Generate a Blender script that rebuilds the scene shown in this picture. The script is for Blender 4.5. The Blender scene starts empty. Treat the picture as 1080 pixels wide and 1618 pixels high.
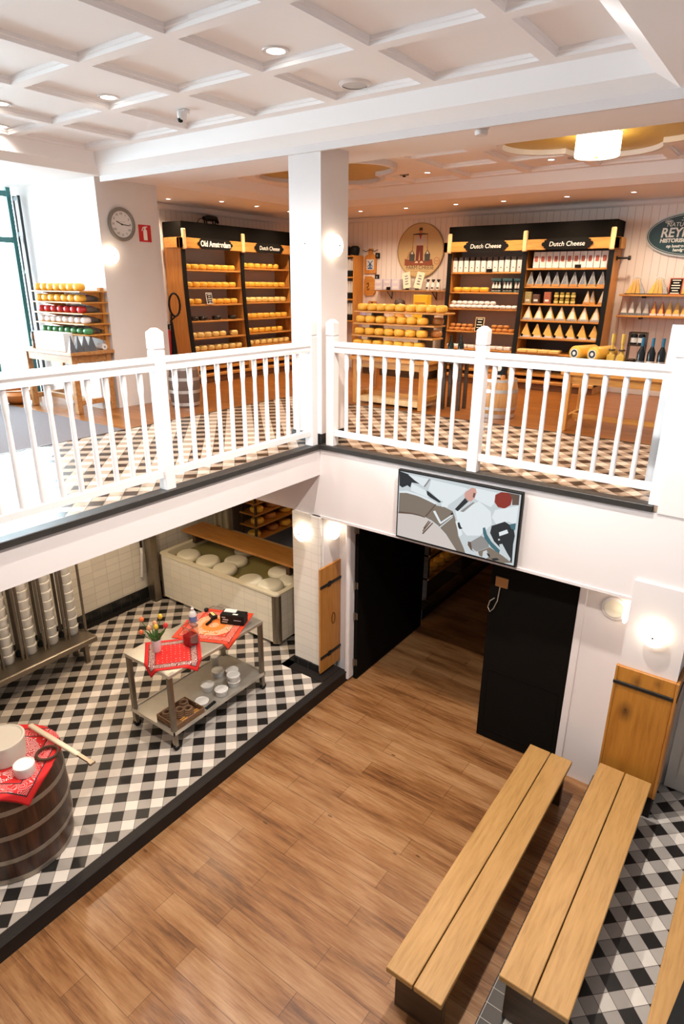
import bpy, bmesh, math, random
from mathutils import Matrix, Vector
random.seed(7)
PI = math.pi
SC = bpy.context.scene
COL = SC.collection

# ------------------------------------------------------------------ camera
cd = bpy.data.cameras.new('camera'); cam = bpy.data.objects.new('camera', cd); COL.objects.link(cam)
cd.sensor_fit = 'HORIZONTAL'; cd.sensor_width = 36.0; cd.lens = 988.933 * 36.0 / 1080.0
cd.clip_start = 0.05; cd.clip_end = 200
yaw, pitch, roll = -0.62545, 0.346546, 0.0080574
fwd = Vector((math.sin(yaw) * math.cos(pitch), math.cos(yaw) * math.cos(pitch), -math.sin(pitch)))
rt = Vector((math.cos(yaw), -math.sin(yaw), 0)); up = rt.cross(fwd)
r2 = rt * math.cos(roll) + up * math.sin(roll); u2 = -rt * math.sin(roll) + up * math.cos(roll)
cam.matrix_world = Matrix(((r2.x, u2.x, -fwd.x, 3.78855), (r2.y, u2.y, -fwd.y, -4.85596), (r2.z, u2.z, -fwd.z, 1.5), (0, 0, 0, 1)))
SC.camera = cam

# ------------------------------------------------------------------ view, world, lights
SC.view_settings.view_transform = 'Standard'; SC.view_settings.look = 'None'
SC.view_settings.gamma = 1.0; SC.view_settings.use_curve_mapping = False
SC.view_settings.exposure = 0.05
W = bpy.data.worlds.new('daylight'); SC.world = W; W.use_nodes = True
W.node_tree.nodes['Background'].inputs[0].default_value = (0.93, 0.96, 1.0, 1)
W.node_tree.nodes['Background'].inputs[1].default_value = 0.36
SC.cycles.max_bounces = 8; SC.cycles.diffuse_bounces = 5; SC.cycles.glossy_bounces = 4
SC.cycles.transmission_bounces = 6; SC.cycles.sample_clamp_indirect = 6.0; SC.cycles.use_denoising = True
SC.cycles.caustics_reflective = False; SC.cycles.caustics_refractive = False

def light(name, kind, loc, energy, color, size=0.1, rot=(0, 0, 0), **kw):
    l = bpy.data.lights.new(name, kind); l.energy = energy; l.color = color
    if kind == 'AREA':
        l.shape = kw.get('shape', 'RECTANGLE'); l.size = size; l.size_y = kw.get('size_y', size)
    else:
        l.shadow_soft_size = size
    if kind == 'SPOT':
        l.spot_size = kw.get('cone', 2.4); l.spot_blend = kw.get('blend', 0.6)
    o = bpy.data.objects.new(name, l); o.location = loc; o.rotation_euler = rot; COL.objects.link(o)
    return o
E_SHOP, E_WIN, E_GLOBE, E_DRUM = 80.0, 22.0, 6.0, 11.0
WARM = (1.0, 0.78, 0.55); NEUT = (1.0, 0.93, 0.86); DAY = (0.78, 0.91, 1.0)
# daylight outside the shop front on the left
TRAY_LAMPS = [(0.65, -1.27), (-1.16, -1.24), (-2.07, -1.64), (-2.88, -1.23), (2.40, -1.22), (2.40, -2.95), (0.65, -2.95)]
TRAY_POWER = [180, 120, 50, 50, 540, 300, 370]
SHOP_LAMPS = [(-2.64, 4.5), (-1.79, 4.52), (-0.92, 4.5), (-0.18, 4.52), (0.72, 4.52), (1.56, 4.54), (2.4, 4.52),
              (-3.66, 2.37), (-3.63, 3.08), (-4.1, 1.75), (-3.66, 3.9), (-0.73, 3.25), (0.9, 3.25), (-0.75, 1.45), (0.9, 1.30), (2.5, 1.45)]  # coffer lamps past the first are added to brighten tiles and display
for k, (x, y) in enumerate(TRAY_LAMPS):
    light('tray_spot', 'SPOT', (x, y, 2.84), TRAY_POWER[k], NEUT, 0.05, (0, 0, 0), cone=2.6, blend=0.8)
DAIRY_LAMPS = [(-1.9, -0.9), (-0.9, -0.95), (-1.6, -2.2), (-1.0, -3.9), (-2.6, -1.4), (-1.4, 0.75)]  # the one behind the cross beam is added to brighten the tub
for x, y in DAIRY_LAMPS:
    light('dairy_spot', 'SPOT', (x, y, -0.335), 52.0, (1.0, 0.80, 0.56), 0.06, (0, 0, 0), cone=2.7, blend=0.8)
for k, (x, y) in enumerate(SHOP_LAMPS):
    light('shop_spot', 'SPOT', (x, y, 2.64), E_SHOP, WARM, 0.05, (0, 0, 0), cone=2.5, blend=0.8)

# ------------------------------------------------------------------ helpers: mesh
class MB:
    def __init__(s): s.bm = bmesh.new()
    def _tag(s, faces, mi):
        for f in faces: f.material_index = mi
    def box(s, x0, x1, y0, y1, z0, z1, bev=0.0, mi=0, M=None, seg=1):
        vs = [s.bm.verts.new((x, y, z)) for x in (x0, x1) for y in (y0, y1) for z in (z0, z1)]
        q = [(0, 1, 3, 2), (4, 6, 7, 5), (0, 4, 5, 1), (2, 3, 7, 6), (0, 2, 6, 4), (1, 5, 7, 3)]
        fs = [s.bm.faces.new([vs[i] for i in f]) for f in q]
        s._tag(fs, mi)
        if bev > 0:
            es = list({e for f in fs for e in f.edges})
            r = bmesh.ops.bevel(s.bm, geom=es, offset=bev, segments=seg, affect='EDGES', profile=0.5)
            s._tag(r['faces'], mi)
            vs = list({v for f in r['faces'] for v in f.verts} | {v for v in vs if v.is_valid})
        if M is not None: bmesh.ops.transform(s.bm, matrix=M, verts=[v for v in vs if v.is_valid])
        return vs
    def lathe(s, prof, seg=20, c=(0, 0, 0), mi=0, M=None):
        rings = []; allv = []
        for (r, z) in prof:
            if r < 1e-6:
                v = s.bm.verts.new((c[0], c[1], c[2] + z)); rings.append([v])
            else:
                rings.append([s.bm.verts.new((c[0] + r * math.cos(2 * PI * k / seg), c[1] + r * math.sin(2 * PI * k / seg), c[2] + z)) for k in range(seg)])
            allv += rings[-1]
        for a, b in zip(rings[:-1], rings[1:]):
            for k in range(seg):
                k2 = (k + 1) % seg
                if len(a) == 1 and len(b) == 1: continue
                if len(a) == 1: f = s.bm.faces.new((a[0], b[k2], b[k]))
                elif len(b) == 1: f = s.bm.faces.new((a[k], a[k2], b[0]))
                else: f = s.bm.faces.new((a[k], a[k2], b[k2], b[k]))
                f.material_index = mi
        if M is not None: bmesh.ops.transform(s.bm, matrix=M, verts=allv)
        return allv
    def cyl(s, c, r, z0, z1, seg=16, mi=0, r2=None, M=None):
        r2 = r if r2 is None else r2
        return s.lathe([(0, z0), (r, z0), (r2, z1), (0, z1)], seg, c, mi, M)
    def tube(s, pts, r, seg=8, mi=0, cap=True, radii=None):
        pts = [Vector(p) for p in pts]; rings = []
        n = len(pts); prev = None
        for i, p in enumerate(pts):
            t = (pts[min(i + 1, n - 1)] - pts[max(i - 1, 0)]).normalized()
            a = prev if prev is not None else (Vector((0, 0, 1)) if abs(t.z) < 0.9 else Vector((1, 0, 0)))
            u = (a - t * a.dot(t)).normalized(); prev = u; v = t.cross(u)
            rr = radii[i] if radii else r
            rings.append([s.bm.verts.new(p + (u * math.cos(2 * PI * k / seg) + v * math.sin(2 * PI * k / seg)) * rr) for k in range(seg)])
        for a, b in zip(rings[:-1], rings[1:]):
            for k in range(seg):
                f = s.bm.faces.new((a[k], a[(k + 1) % seg], b[(k + 1) % seg], b[k])); f.material_index = mi
        if cap:
            f = s.bm.faces.new(rings[0][::-1]); f.material_index = mi
            f = s.bm.faces.new(rings[-1]); f.material_index = mi
    def prism(s, poly, d0, d1, mi=0, M=None):
        """poly in XY extruded along Z from d0 to d1, then moved by M"""
        a = [s.bm.verts.new((x, y, d0)) for x, y in poly]; b = [s.bm.verts.new((x, y, d1)) for x, y in poly]
        fs = [s.bm.faces.new(a[::-1]), s.bm.faces.new(b)]
        n = len(poly)
        for k in range(n): fs.append(s.bm.faces.new((a[k], a[(k + 1) % n], b[(k + 1) % n], b[k])))
        s._tag(fs, mi)
        if M is not None: bmesh.ops.transform(s.bm, matrix=M, verts=a + b)
    def ring(s, outer, inner, d0, d1, mi=0, M=None):
        n = len(outer); L = []
        for poly in (outer, inner):
            for d in (d0, d1): L.append([s.bm.verts.new((x, y, d)) for x, y in poly])
        o0, o1, i0, i1 = L
        for k in range(n):
            j = (k + 1) % n
            for q in ((o0[k], o0[j], o1[j], o1[k]), (i0[j], i0[k], i1[k], i1[j]), (o1[k], o1[j], i1[j], i1[k]), (o0[j], o0[k], i0[k], i0[j])):
                f = s.bm.faces.new(q); f.material_index = mi
        if M is not None: bmesh.ops.transform(s.bm, matrix=M, verts=[v for l in L for v in l])
    def build(s, name, mats, parent=None, loc=None, rot=None, smooth=None):
        me = bpy.data.meshes.new(name)
        bmesh.ops.recalc_face_normals(s.bm, faces=s.bm.faces[:])
        s.bm.to_mesh(me); s.bm.free()
        for m in (mats if isinstance(mats, (list, tuple)) else [mats]): me.materials.append(m)
        if smooth is not None:
            for p in me.polygons: p.use_smooth = True
            me.set_sharp_from_angle(angle=math.radians(smooth))
        o = bpy.data.objects.new(name, me); COL.objects.link(o)
        if parent is not None: o.parent = parent
        if loc is not None: o.location = loc
        if rot is not None: o.rotation_euler = rot
        return o
XZ = Matrix.Rotation(PI / 2, 4, 'X')      # XY drawing -> XZ plane facing -Y
def T(x, y, z): return Matrix.Translation((x, y, z))
def tag(o, label, cat, group=None, kind=None):
    o['label'] = label; o['category'] = cat
    if group: o['group'] = group
    if kind: o['kind'] = kind
    return o
def thing(name, label, cat, loc=(0, 0, 0), rz=0.0, group=None):
    o = bpy.data.objects.new(name, None); COL.objects.link(o); o.empty_display_size = 0.1
    o.location = loc; o.rotation_euler = (0, 0, rz)
    return tag(o, label, cat, group)
def struct(name, mb, mats, smooth=None, label=None):
    o = mb.build(name, mats, smooth=smooth); o['kind'] = 'structure'
    if label: o['label'] = label
    return o
def kids(o): return [c for c in bpy.data.objects if c.parent == o]
def dup(root, loc, rz=0.0, label=None, group=None, scale=None):
    r = root.copy(); COL.objects.link(r); r.location = loc; r.rotation_euler = (0, 0, rz)
    if label: r['label'] = label
    if group: r['group'] = group
    if scale: r.scale = scale
    for ch in root.children:
        c = ch.copy(); COL.objects.link(c); c.parent = r
        for g in ch.children:
            d = g.copy(); COL.objects.link(d); d.parent = c
    return r
def text(name, s, size, parent, loc, mat, rot=(PI / 2, 0, 0), shear=0.0, ext=0.001, align='CENTER', sx=1.0, bold=0.0, space=1.0):
    c = bpy.data.curves.new(name, 'FONT'); c.body = s; c.size = size; c.extrude = ext; c.shear = shear
    c.align_x = align; c.align_y = 'CENTER'; c.offset = bold; c.space_character = space
    c.materials.append(mat)
    o = bpy.data.objects.new(name, c); COL.objects.link(o); o.location = loc; o.rotation_euler = rot; o.scale = (sx, 1, 1)
    me = bpy.data.meshes.new_from_object(o.evaluated_get(bpy.context.evaluated_depsgraph_get()))
    bpy.data.objects.remove(o); bpy.data.curves.remove(c)
    o = bpy.data.objects.new(name, me); COL.objects.link(o); o.location = loc; o.rotation_euler = rot; o.scale = (sx, 1, 1)
    if parent is not None: o.parent = parent
    return o

# ------------------------------------------------------------------ helpers: materials
class NT:
    def __init__(s, name):
        s.m = bpy.data.materials.new(name); s.m.use_nodes = True; s.t = s.m.node_tree
        s.b = s.t.nodes['Principled BSDF']
    def n(s, kind, **kw):
        x = s.t.nodes.new(kind)
        for k, v in kw.items(): setattr(x, k, v)
        return x
    def l(s, a, b): s.t.links.new(a, b)
    def val(s, sock, v):
        if hasattr(v, 'is_linked') or isinstance(v, bpy.types.NodeSocket): s.l(v, sock)
        else: sock.default_value = v
    def math(s, op, a, b=0.0):
        x = s.n('ShaderNodeMath', operation=op); s.val(x.inputs[0], a); s.val(x.inputs[1], b); return x.outputs[0]
    def mix(s, f, a, b):
        x = s.n('ShaderNodeMix', data_type='RGBA'); s.val(x.inputs[0], f)
        for k, v in ((6, a), (7, b)):
            if isinstance(v, tuple): x.inputs[k].default_value = (v[0], v[1], v[2], 1)
            else: s.l(v, x.inputs[k])
        return x.outputs[2]
    def coord(s, scale=(1, 1, 1), rot=(0, 0, 0), loc=(0, 0, 0)):
        tc = s.n('ShaderNodeTexCoord'); mp = s.n('ShaderNodeMapping'); s.l(tc.outputs['Object'], mp.inputs[0])
        mp.inputs['Scale'].default_value = scale; mp.inputs['Rotation'].default_value = rot; mp.inputs['Location'].default_value = loc
        return mp.outputs[0]
    def xyz(s, v=None):
        if v is None: v = s.n('ShaderNodeTexCoord').outputs['Object']
        x = s.n('ShaderNodeSeparateXYZ'); s.l(v, x.inputs[0]); return x.outputs
    def noise(s, v, scale, detail=4, rough=0.55):
        x = s.n('ShaderNodeTexNoise'); s.l(v, x.inputs['Vector']); x.inputs['Scale'].default_value = scale
        x.inputs['Detail'].default_value = detail; x.inputs['Roughness'].default_value = rough; return x.outputs[0]
    def ramp(s, f, stops):
        x = s.n('ShaderNodeValToRGB'); s.l(f, x.inputs[0]); e = x.color_ramp.elements
        while len(e) < len(stops): e.new(0.5)
        for el, (p, c) in zip(e, stops): el.position = p; el.color = (c[0], c[1], c[2], 1)
        return x.outputs[0]
    def bump(s, h, strength=0.3, dist=0.01):
        x = s.n('ShaderNodeBump'); x.inputs['Strength'].default_value = strength; x.inputs['Distance'].default_value = dist
        s.l(h, x.inputs['Height']); s.l(x.outputs[0], s.b.inputs['Normal'])
    def base(s, c, rough=0.5, metal=0.0, spec=0.5):
        if isinstance(c, tuple): s.b.inputs['Base Color'].default_value = (c[0], c[1], c[2], 1)
        else: s.l(c, s.b.inputs['Base Color'])
        s.b.inputs['Roughness'].default_value = rough; s.b.inputs['Metallic'].default_value = metal
        s.b.inputs['Specular IOR Level'].default_value = spec
        return s.m
def plain(name, c, rough=0.5, metal=0.0, var=0.08, scale=6.0, spec=0.5):
    n = NT(name); v = n.coord()
    f = n.noise(v, scale)
    d = tuple(x * (1 - var) for x in c); e = tuple(min(1, x * (1 + var)) for x in c)
    return n.base(n.mix(f, d, e), rough, metal, spec)
def glow(name, c, strength):
    n = NT(name); n.base(c, 0.4)
    n.b.inputs['Emission Color'].default_value = (c[0], c[1], c[2], 1); n.b.inputs['Emission Strength'].default_value = strength
    return n.m
def clear(name, c, refl):
    n = NT(name); n.t.nodes.remove(n.b)
    t = n.n('ShaderNodeBsdfTransparent'); t.inputs[0].default_value = (c[0], c[1], c[2], 1)
    g = n.n('ShaderNodeBsdfGlossy'); g.inputs['Roughness'].default_value = 0.02
    x = n.n('ShaderNodeMixShader'); x.inputs[0].default_value = refl; n.l(t.outputs[0], x.inputs[1]); n.l(g.outputs[0], x.inputs[2])
    n.l(x.outputs[0], n.t.nodes['Material Output'].inputs[0]); return n.m
def wood(name, c1, c2, c3, axis='x', grain=1.0, rough=0.45, knots=True):
    n = NT(name)
    sc = {'x': (1.2, 14, 14), 'y': (14, 1.2, 14), 'z': (14, 14, 1.2)}[axis]
    v = n.coord(tuple(k * grain for k in sc))
    f = n.noise(v, 2.2, 7, 0.62)
    c = n.ramp(f, [(0.3, c1), (0.5, c2), (0.72, c3)])
    if knots:
        ks = {'x': (1.6, 5, 5), 'y': (5, 1.6, 5), 'z': (5, 5, 1.6)}[axis]
        w = n.n('ShaderNodeTexVoronoi'); n.l(n.coord(ks), w.inputs['Vector']); w.inputs['Scale'].default_value = 0.8
        k = n.math('LESS_THAN', w.outputs['Distance'], 0.085)
        c = n.mix(n.math('MULTIPLY', k, 0.55), c, tuple(x * 0.35 for x in c1))
    n.bump(f, 0.12, 0.004)
    return n.base(c, rough)
def plank_floor(name, c1, c2, c3, rough=0.4, w=1.25, h=0.15, rotz=0.0, tint=0.35):
    n = NT(name)
    v = n.coord(rot=(0, 0, rotz))
    b = n.n('ShaderNodeTexBrick'); n.l(v, b.inputs['Vector']); b.offset = 0.37; b.offset_frequency = 2
    b.inputs['Color1'].default_value = (0.1, 0.1, 0.1, 1); b.inputs['Color2'].default_value = (0.9, 0.9, 0.9, 1); b.inputs['Mortar'].default_value = (0.0, 0, 0, 1)
    b.inputs['Scale'].default_value = 1.0; b.inputs['Mortar Size'].default_value = 0.0022; b.inputs['Brick Width'].default_value = w; b.inputs['Row Height'].default_value = h; b.inputs['Bias'].default_value = 0.0
    g = n.noise(n.coord((1.3, 20, 1), rot=(0, 0, rotz)), 3.0, 9, 0.72)
    big = n.noise(n.coord((0.7, 4.2, 1), rot=(0, 0, rotz)), 2.0, 5, 0.55)
    s = n.math('ADD', n.math('MULTIPLY', g, 0.48), n.math('MULTIPLY', big, 0.52))
    s = n.math('ADD', s, n.math('MULTIPLY', n.math('SUBTRACT', b.outputs['Color'], 0.5), tint * 0.22))
    c = n.ramp(s, [(0.33, c1), (0.47, c2), (0.66, c3)])
    vo = n.n('ShaderNodeTexVoronoi'); n.l(n.coord((2.2, 5.5, 1), rot=(0, 0, rotz)), vo.inputs['Vector']); vo.inputs['Scale'].default_value = 0.9
    k = n.math('LESS_THAN', vo.outputs['Distance'], 0.05)
    c = n.mix(n.math('MULTIPLY', k, 0.6), c, tuple(x * 0.3 for x in c1))
    c = n.mix(n.math('MULTIPLY', b.outputs['Fac'], 0.55), c, tuple(x * 0.4 for x in c1))
    return n.base(c, rough)
def gingham(name, center, t, black, grey, white, grout, rough=0.34):
    n = NT(name); X = n.xyz(); q = 1 / (math.sqrt(2) * t)
    u0 = (center[0] + center[1]) * q; v0 = (center[1] - center[0]) * q
    u = n.math('ADD', n.math('MULTIPLY', n.math('ADD', X[0], X[1]), q), 0.5 - u0)
    v = n.math('ADD', n.math('MULTIPLY', n.math('SUBTRACT', X[1], X[0]), q), 0.5 - v0)
    a = n.math('LESS_THAN', n.math('FRACT', n.math('MULTIPLY', u, 0.5)), 0.5)
    b = n.math('LESS_THAN', n.math('FRACT', n.math('MULTIPLY', v, 0.5)), 0.5)
    blk = n.math('MULTIPLY', a, b); wht = n.math('MULTIPLY', n.math('SUBTRACT', 1.0, a), n.math('SUBTRACT', 1.0, b))
    c = n.mix(wht, grey, white)
    nz = n.noise(n.coord(), 9.0, 5); c = n.mix(n.math('MULTIPLY', nz, 0.22), c, tuple(k * 0.45 for k in grey)); c = n.mix(blk, c, black)
    fu = n.math('FRACT', u); fv = n.math('FRACT', v)
    def edge(f): return n.math('GREATER_THAN', n.math('ABSOLUTE', n.math('SUBTRACT', f, 0.5)), 0.484)
    g = n.math('MAXIMUM', edge(fu), edge(fv)); c = n.mix(g, c, grout)
    return n.base(c, rough, 0.0, 0.3)
def tiled(name, c1, c2, mortar, w, h, rot=(0, 0, 0), rough=0.25, ms=0.003, offset=0.0):
    n = NT(name); v = n.coord(rot=rot)
    b = n.n('ShaderNodeTexBrick'); n.l(v, b.inputs['Vector']); b.offset = offset
    for k, c in (('Color1', c1), ('Color2', c2), ('Mortar', mortar)): b.inputs[k].default_value = (c[0], c[1], c[2], 1)
    b.inputs['Scale'].default_value = 1.0; b.inputs['Mortar Size'].default_value = ms; b.inputs['Brick Width'].default_value = w; b.inputs['Row Height'].default_value = h
    n.bump(n.math('SUBTRACT', 1.0, b.outputs['Fac']), 0.3, 0.003)
    nz = n.noise(n.coord(), 7.0, 4)
    return n.base(n.mix(n.math('MULTIPLY', nz, 0.25), b.outputs['Color'], tuple(k * 0.75 for k in c1)), rough)
def bandana(name, red, motif, dark, half, ring_motif=False, bg2=None):
    """square printed kerchief: dotted field, paisley border, plain hem"""
    n = NT(name); uv = n.n('ShaderNodeUVMap').outputs[0]; X = n.xyz(uv)
    ax = n.math('ABSOLUTE', n.math('SUBTRACT', X[0], 0.5)); ay = n.math('ABSOLUTE', n.math('SUBTRACT', X[1], 0.5))
    m = n.math('MAXIMUM', ax, ay)
    vo = n.n('ShaderNodeTexVoronoi'); n.l(uv, vo.inputs['Vector']); vo.inputs['Scale'].default_value = 13; vo.inputs['Randomness'].default_value = 0.15
    dots = n.math('MULTIPLY', n.math('LESS_THAN', vo.outputs['Distance'], 0.13), 0.6)
    v2 = n.n('ShaderNodeTexVoronoi', feature='DISTANCE_TO_EDGE'); n.l(uv, v2.inputs['Vector']); v2.inputs['Scale'].default_value = 17
    swirl = n.math('LESS_THAN', n.math('ABSOLUTE', n.math('SUBTRACT', n.math('FRACT', n.math('MULTIPLY', v2.outputs['Distance'], 5.0)), 0.5)), 0.15)
    inb = n.math('MULTIPLY', n.math('GREATER_THAN', m, 0.31), n.math('LESS_THAN', m, 0.42))
    field = n.math('LESS_THAN', m, 0.31)
    c = n.mix(n.math('MULTIPLY', dots, field), red, motif)
    if bg2 is not None:
        r = n.math('SQRT', n.math('ADD', n.math('MULTIPLY', ax, ax), n.math('MULTIPLY', ay, ay)))
        disc = n.math('LESS_THAN', r, 0.33); c = n.mix(disc, c, bg2)
        rr = n.math('MULTIPLY', n.math('GREATER_THAN', r, 0.2), n.math('LESS_THAN', r, 0.33))
        c = n.mix(n.math('MULTIPLY', rr, swirl), c, motif)
        c0 = n.math('MULTIPLY', n.math('LESS_THAN', r, 0.075), swirl); c = n.mix(c0, c, motif)
    c = n.mix(n.math('MULTIPLY', inb, 0.75 if bg2 is None else 0.0), c, dark)
    c = n.mix(n.math('MULTIPLY', n.math('MULTIPLY', inb, swirl), 1.0 if bg2 is None else 0.45), c, motif)
    e1 = n.math('LESS_THAN', n.math('ABSOLUTE', n.math('SUBTRACT', m, 0.315)), 0.006); e2 = n.math('LESS_THAN', n.math('ABSOLUTE', n.math('SUBTRACT', m, 0.425)), 0.006)
    c = n.mix(n.math('MAXIMUM', e1, e2), c, dark)
    return n.base(c, 0.8)

WHITE = plain('white_paint', (0.72, 0.655, 0.635), 0.45, var=0.02, scale=2)
RAILW = plain('white_gloss_paint', (0.72, 0.675, 0.66), 0.35, var=0.02, scale=4)
CEILW = plain('ceiling_paint', (0.87, 0.825, 0.81), 0.6, var=0.015, scale=1.5)
LOWALL = plain('lower_wall_plaster', (0.74, 0.68, 0.63), 0.6, var=0.04, scale=3)
SLATE = plain('dark_slate', (0.03, 0.026, 0.023), 0.45, var=0.3, scale=18, spec=0.3)
BLACKT = tiled('black_skirting_tile', (0.012, 0.012, 0.012), (0.02, 0.019, 0.018), (0.06, 0.058, 0.055), 0.152, 0.152, (PI / 2, 0, 0), 0.2)
KERBM = plain('black_kerb', (0.014, 0.011, 0.010), 0.5, var=0.3, scale=10, spec=0.25)
KERBT = tiled('black_kerb_tile', (0.014, 0.013, 0.013), (0.02, 0.018, 0.018), (0.30, 0.28, 0.26), 0.5, 0.104, (0, 0, 0), 0.3, 0.002)
BLACKD = plain('black_door_paint', (0.005, 0.004, 0.003), 0.75, var=0.2, spec=0.08)
WALLT = tiled('cream_wall_tile_x', (0.82, 0.75, 0.64), (0.74, 0.67, 0.57), (0.55, 0.48, 0.40), 0.20, 0.10, (0, PI / 2, PI / 2), 0.2)
PILT = tiled('cream_wall_tile_y', (0.74, 0.68, 0.61), (0.70, 0.65, 0.58), (0.50, 0.44, 0.38), 0.5, 0.10, (PI / 2, 0, 0), 0.2, 0.002)
VATT = tiled('vat_tile_y', (0.84, 0.77, 0.64), (0.76, 0.71, 0.61), (0.56, 0.51, 0.43), 0.20, 0.10, (PI / 2, 0, 0), 0.25, 0.002, 0.0)
VATX = tiled('vat_tile_x', (0.84, 0.77, 0.64), (0.76, 0.71, 0.61), (0.56, 0.51, 0.43), 0.20, 0.10, (0, PI / 2, PI / 2), 0.25, 0.002, 0.0)
STEEL = plain('brushed_steel', (0.27, 0.225, 0.175), 0.34, 0.9, 0.15, 22)
STEELT = plain('steel_top', (0.66, 0.61, 0.53), 0.3, 0.75, 0.1, 14)
DSTEEL = plain('dark_steel', (0.20, 0.165, 0.13), 0.35, 0.85, 0.15, 20)
GLOW = glow('globe_glass', (1.0, 0.86, 0.66), E_GLOBE)
DRUMG = glow('drum_shade', (1.0, 0.82, 0.55), E_DRUM)
BULB = glow('downlight_bulb', (1.0, 0.92, 0.8), 12.0)
GOLD = plain('gold_paint', (0.52, 0.33, 0.06), 0.4, 0.25, 0.1, 6)
BEADB = None
def beadboard(name, axis):
    n = NT(name); X = n.xyz(); k = X[0] if axis == 'x' else X[1]
    f = n.math('FRACT', n.math('MULTIPLY', k, 1 / 0.105))
    g = n.math('LESS_THAN', n.math('ABSOLUTE', n.math('SUBTRACT', f, 0.5)), 0.04)
    n.bump(n.math('SUBTRACT', 1.0, g), 0.8, 0.01)
    return n.base(n.mix(g, (0.80, 0.72, 0.675), (0.58, 0.50, 0.45)), 0.5)
BEADX = beadboard('beadboard_back', 'x'); BEADY = beadboard('beadboard_side', 'y')
OAK = wood('honey_oak', (0.42, 0.16, 0.028), (0.56, 0.235, 0.045), (0.64, 0.30, 0.065), 'z')
OAKX = wood('honey_oak_flat', (0.42, 0.17, 0.032), (0.56, 0.25, 0.05), (0.64, 0.31, 0.075), 'x')
PINE = wood('pale_pine', (0.66, 0.44, 0.20), (0.74, 0.52, 0.26), (0.80, 0.58, 0.30), 'z', knots=False)
PANEL = wood('orange_pine_panel', (0.30, 0.105, 0.018), (0.43, 0.17, 0.03), (0.50, 0.215, 0.045), 'z', 0.8, 0.4)
BENCHW = wood('bench_oak', (0.32, 0.165, 0.050), (0.40, 0.215, 0.068), (0.45, 0.25, 0.088), 'y', 1.5, 0.36, False)
PLANKW = wood('stained_plank', (0.34, 0.13, 0.02), (0.45, 0.19, 0.04), (0.52, 0.24, 0.06), 'x', 1.0, 0.45)
DARKW = wood('dark_wood', (0.03, 0.015, 0.006), (0.06, 0.03, 0.012), (0.09, 0.045, 0.02), 'x')
BARRELW = wood('dark_barrel_oak', (0.030, 0.012, 0.005), (0.065, 0.027, 0.010), (0.11, 0.045, 0.016), 'z', 1.2, 0.4, False)
BARRELL = wood('light_barrel_oak', (0.32, 0.15, 0.05), (0.46, 0.24, 0.09), (0.55, 0.30, 0.12), 'z', 1.2, 0.4, False)
HOOP = plain('hoop_iron', (0.30, 0.25, 0.20), 0.4, 0.7, 0.15, 12)
HOOPL = plain('galvanised_hoop', (0.62, 0.60, 0.58), 0.35, 0.8, 0.1, 12)
IRON = plain('black_iron', (0.012, 0.011, 0.010), 0.45, 0.3)
CHEESE = plain('yellow_cheese_rind', (0.80, 0.44, 0.055), 0.32, var=0.12, scale=9)
CHEESEP = plain('pale_cheese_rind', (0.80, 0.58, 0.20), 0.4, var=0.12, scale=9)
CHEESEW = plain('wet_white_cheese', (0.72, 0.66, 0.50), 0.45, var=0.06, scale=9)
CHEESEB = plain('black_cheese_wax', (0.02, 0.014, 0.012), 0.25)
CHEESER = plain('red_cheese_wax', (0.55, 0.03, 0.03), 0.3)
CHEESEG = plain('green_cheese_wax', (0.06, 0.22, 0.08), 0.3)
CHEESEO = plain('smoked_brown_rind', (0.50, 0.20, 0.05), 0.35, var=0.2, scale=20)
PAPERW = plain('white_card', (0.72, 0.69, 0.67), 0.6, var=0.03)
FOIL = plain('silvery_wrap', (0.46, 0.44, 0.43), 0.3, 0.3, 0.5, 40)
PLASTW = plain('white_plastic', (0.74, 0.70, 0.65), 0.35, var=0.02)
TEAL = plain('teal_frame', (0.06, 0.22, 0.23), 0.4)
BLACKP = plain('black_plastic', (0.008, 0.008, 0.008), 0.5, spec=0.2)
REDP = plain('red_paint', (0.55, 0.012, 0.012), 0.35)
GREYM = plain('grey_plastic', (0.20, 0.185, 0.165), 0.45)
SIGNB = plain('sign_black', (0.008, 0.007, 0.006), 0.7, spec=0.1)
SIGNW = plain('sign_white', (0.85, 0.80, 0.72), 0.5)
LTILE = gingham('lower_gingham_tiles', (-0.675, -2.37), 0.104, (0.014, 0.012, 0.011), (0.36, 0.315, 0.275), (0.74, 0.655, 0.57), (0.06, 0.045, 0.035))
RTILE = gingham('bench_gingham_tiles', (3.743, -0.268), 0.1048, (0.014, 0.012, 0.011), (0.42, 0.38, 0.345), (0.74, 0.68, 0.61), (0.05, 0.035, 0.03))
UTILE = gingham('upper_gingham_tiles', (1.745, 0.08), 0.1041, (0.030, 0.018, 0.013), (0.38, 0.285, 0.21), (0.68, 0.55, 0.44), (0.10, 0.07, 0.05), 0.24)
UTILE.node_tree.nodes['Principled BSDF'].inputs['Specular IOR Level'].default_value = 0.6
LFLOOR = plank_floor('brown_vinyl_planks', (0.085, 0.030, 0.009), (0.245, 0.105, 0.036), (0.40, 0.22, 0.10), 0.32, w=1.2, h=0.185, tint=0.5)
UFLOOR = plank_floor('warm_oak_planks', (0.11, 0.032, 0.006), (0.23, 0.076, 0.014), (0.37, 0.14, 0.03), 0.28, rotz=0.0, h=0.12)
MATG = plain('grey_door_mat', (0.125, 0.098, 0.10), 0.9, var=0.25, scale=60)

# ================================================================== THE SETTING
ZP, ZF = -2.68, -2.81
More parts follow.
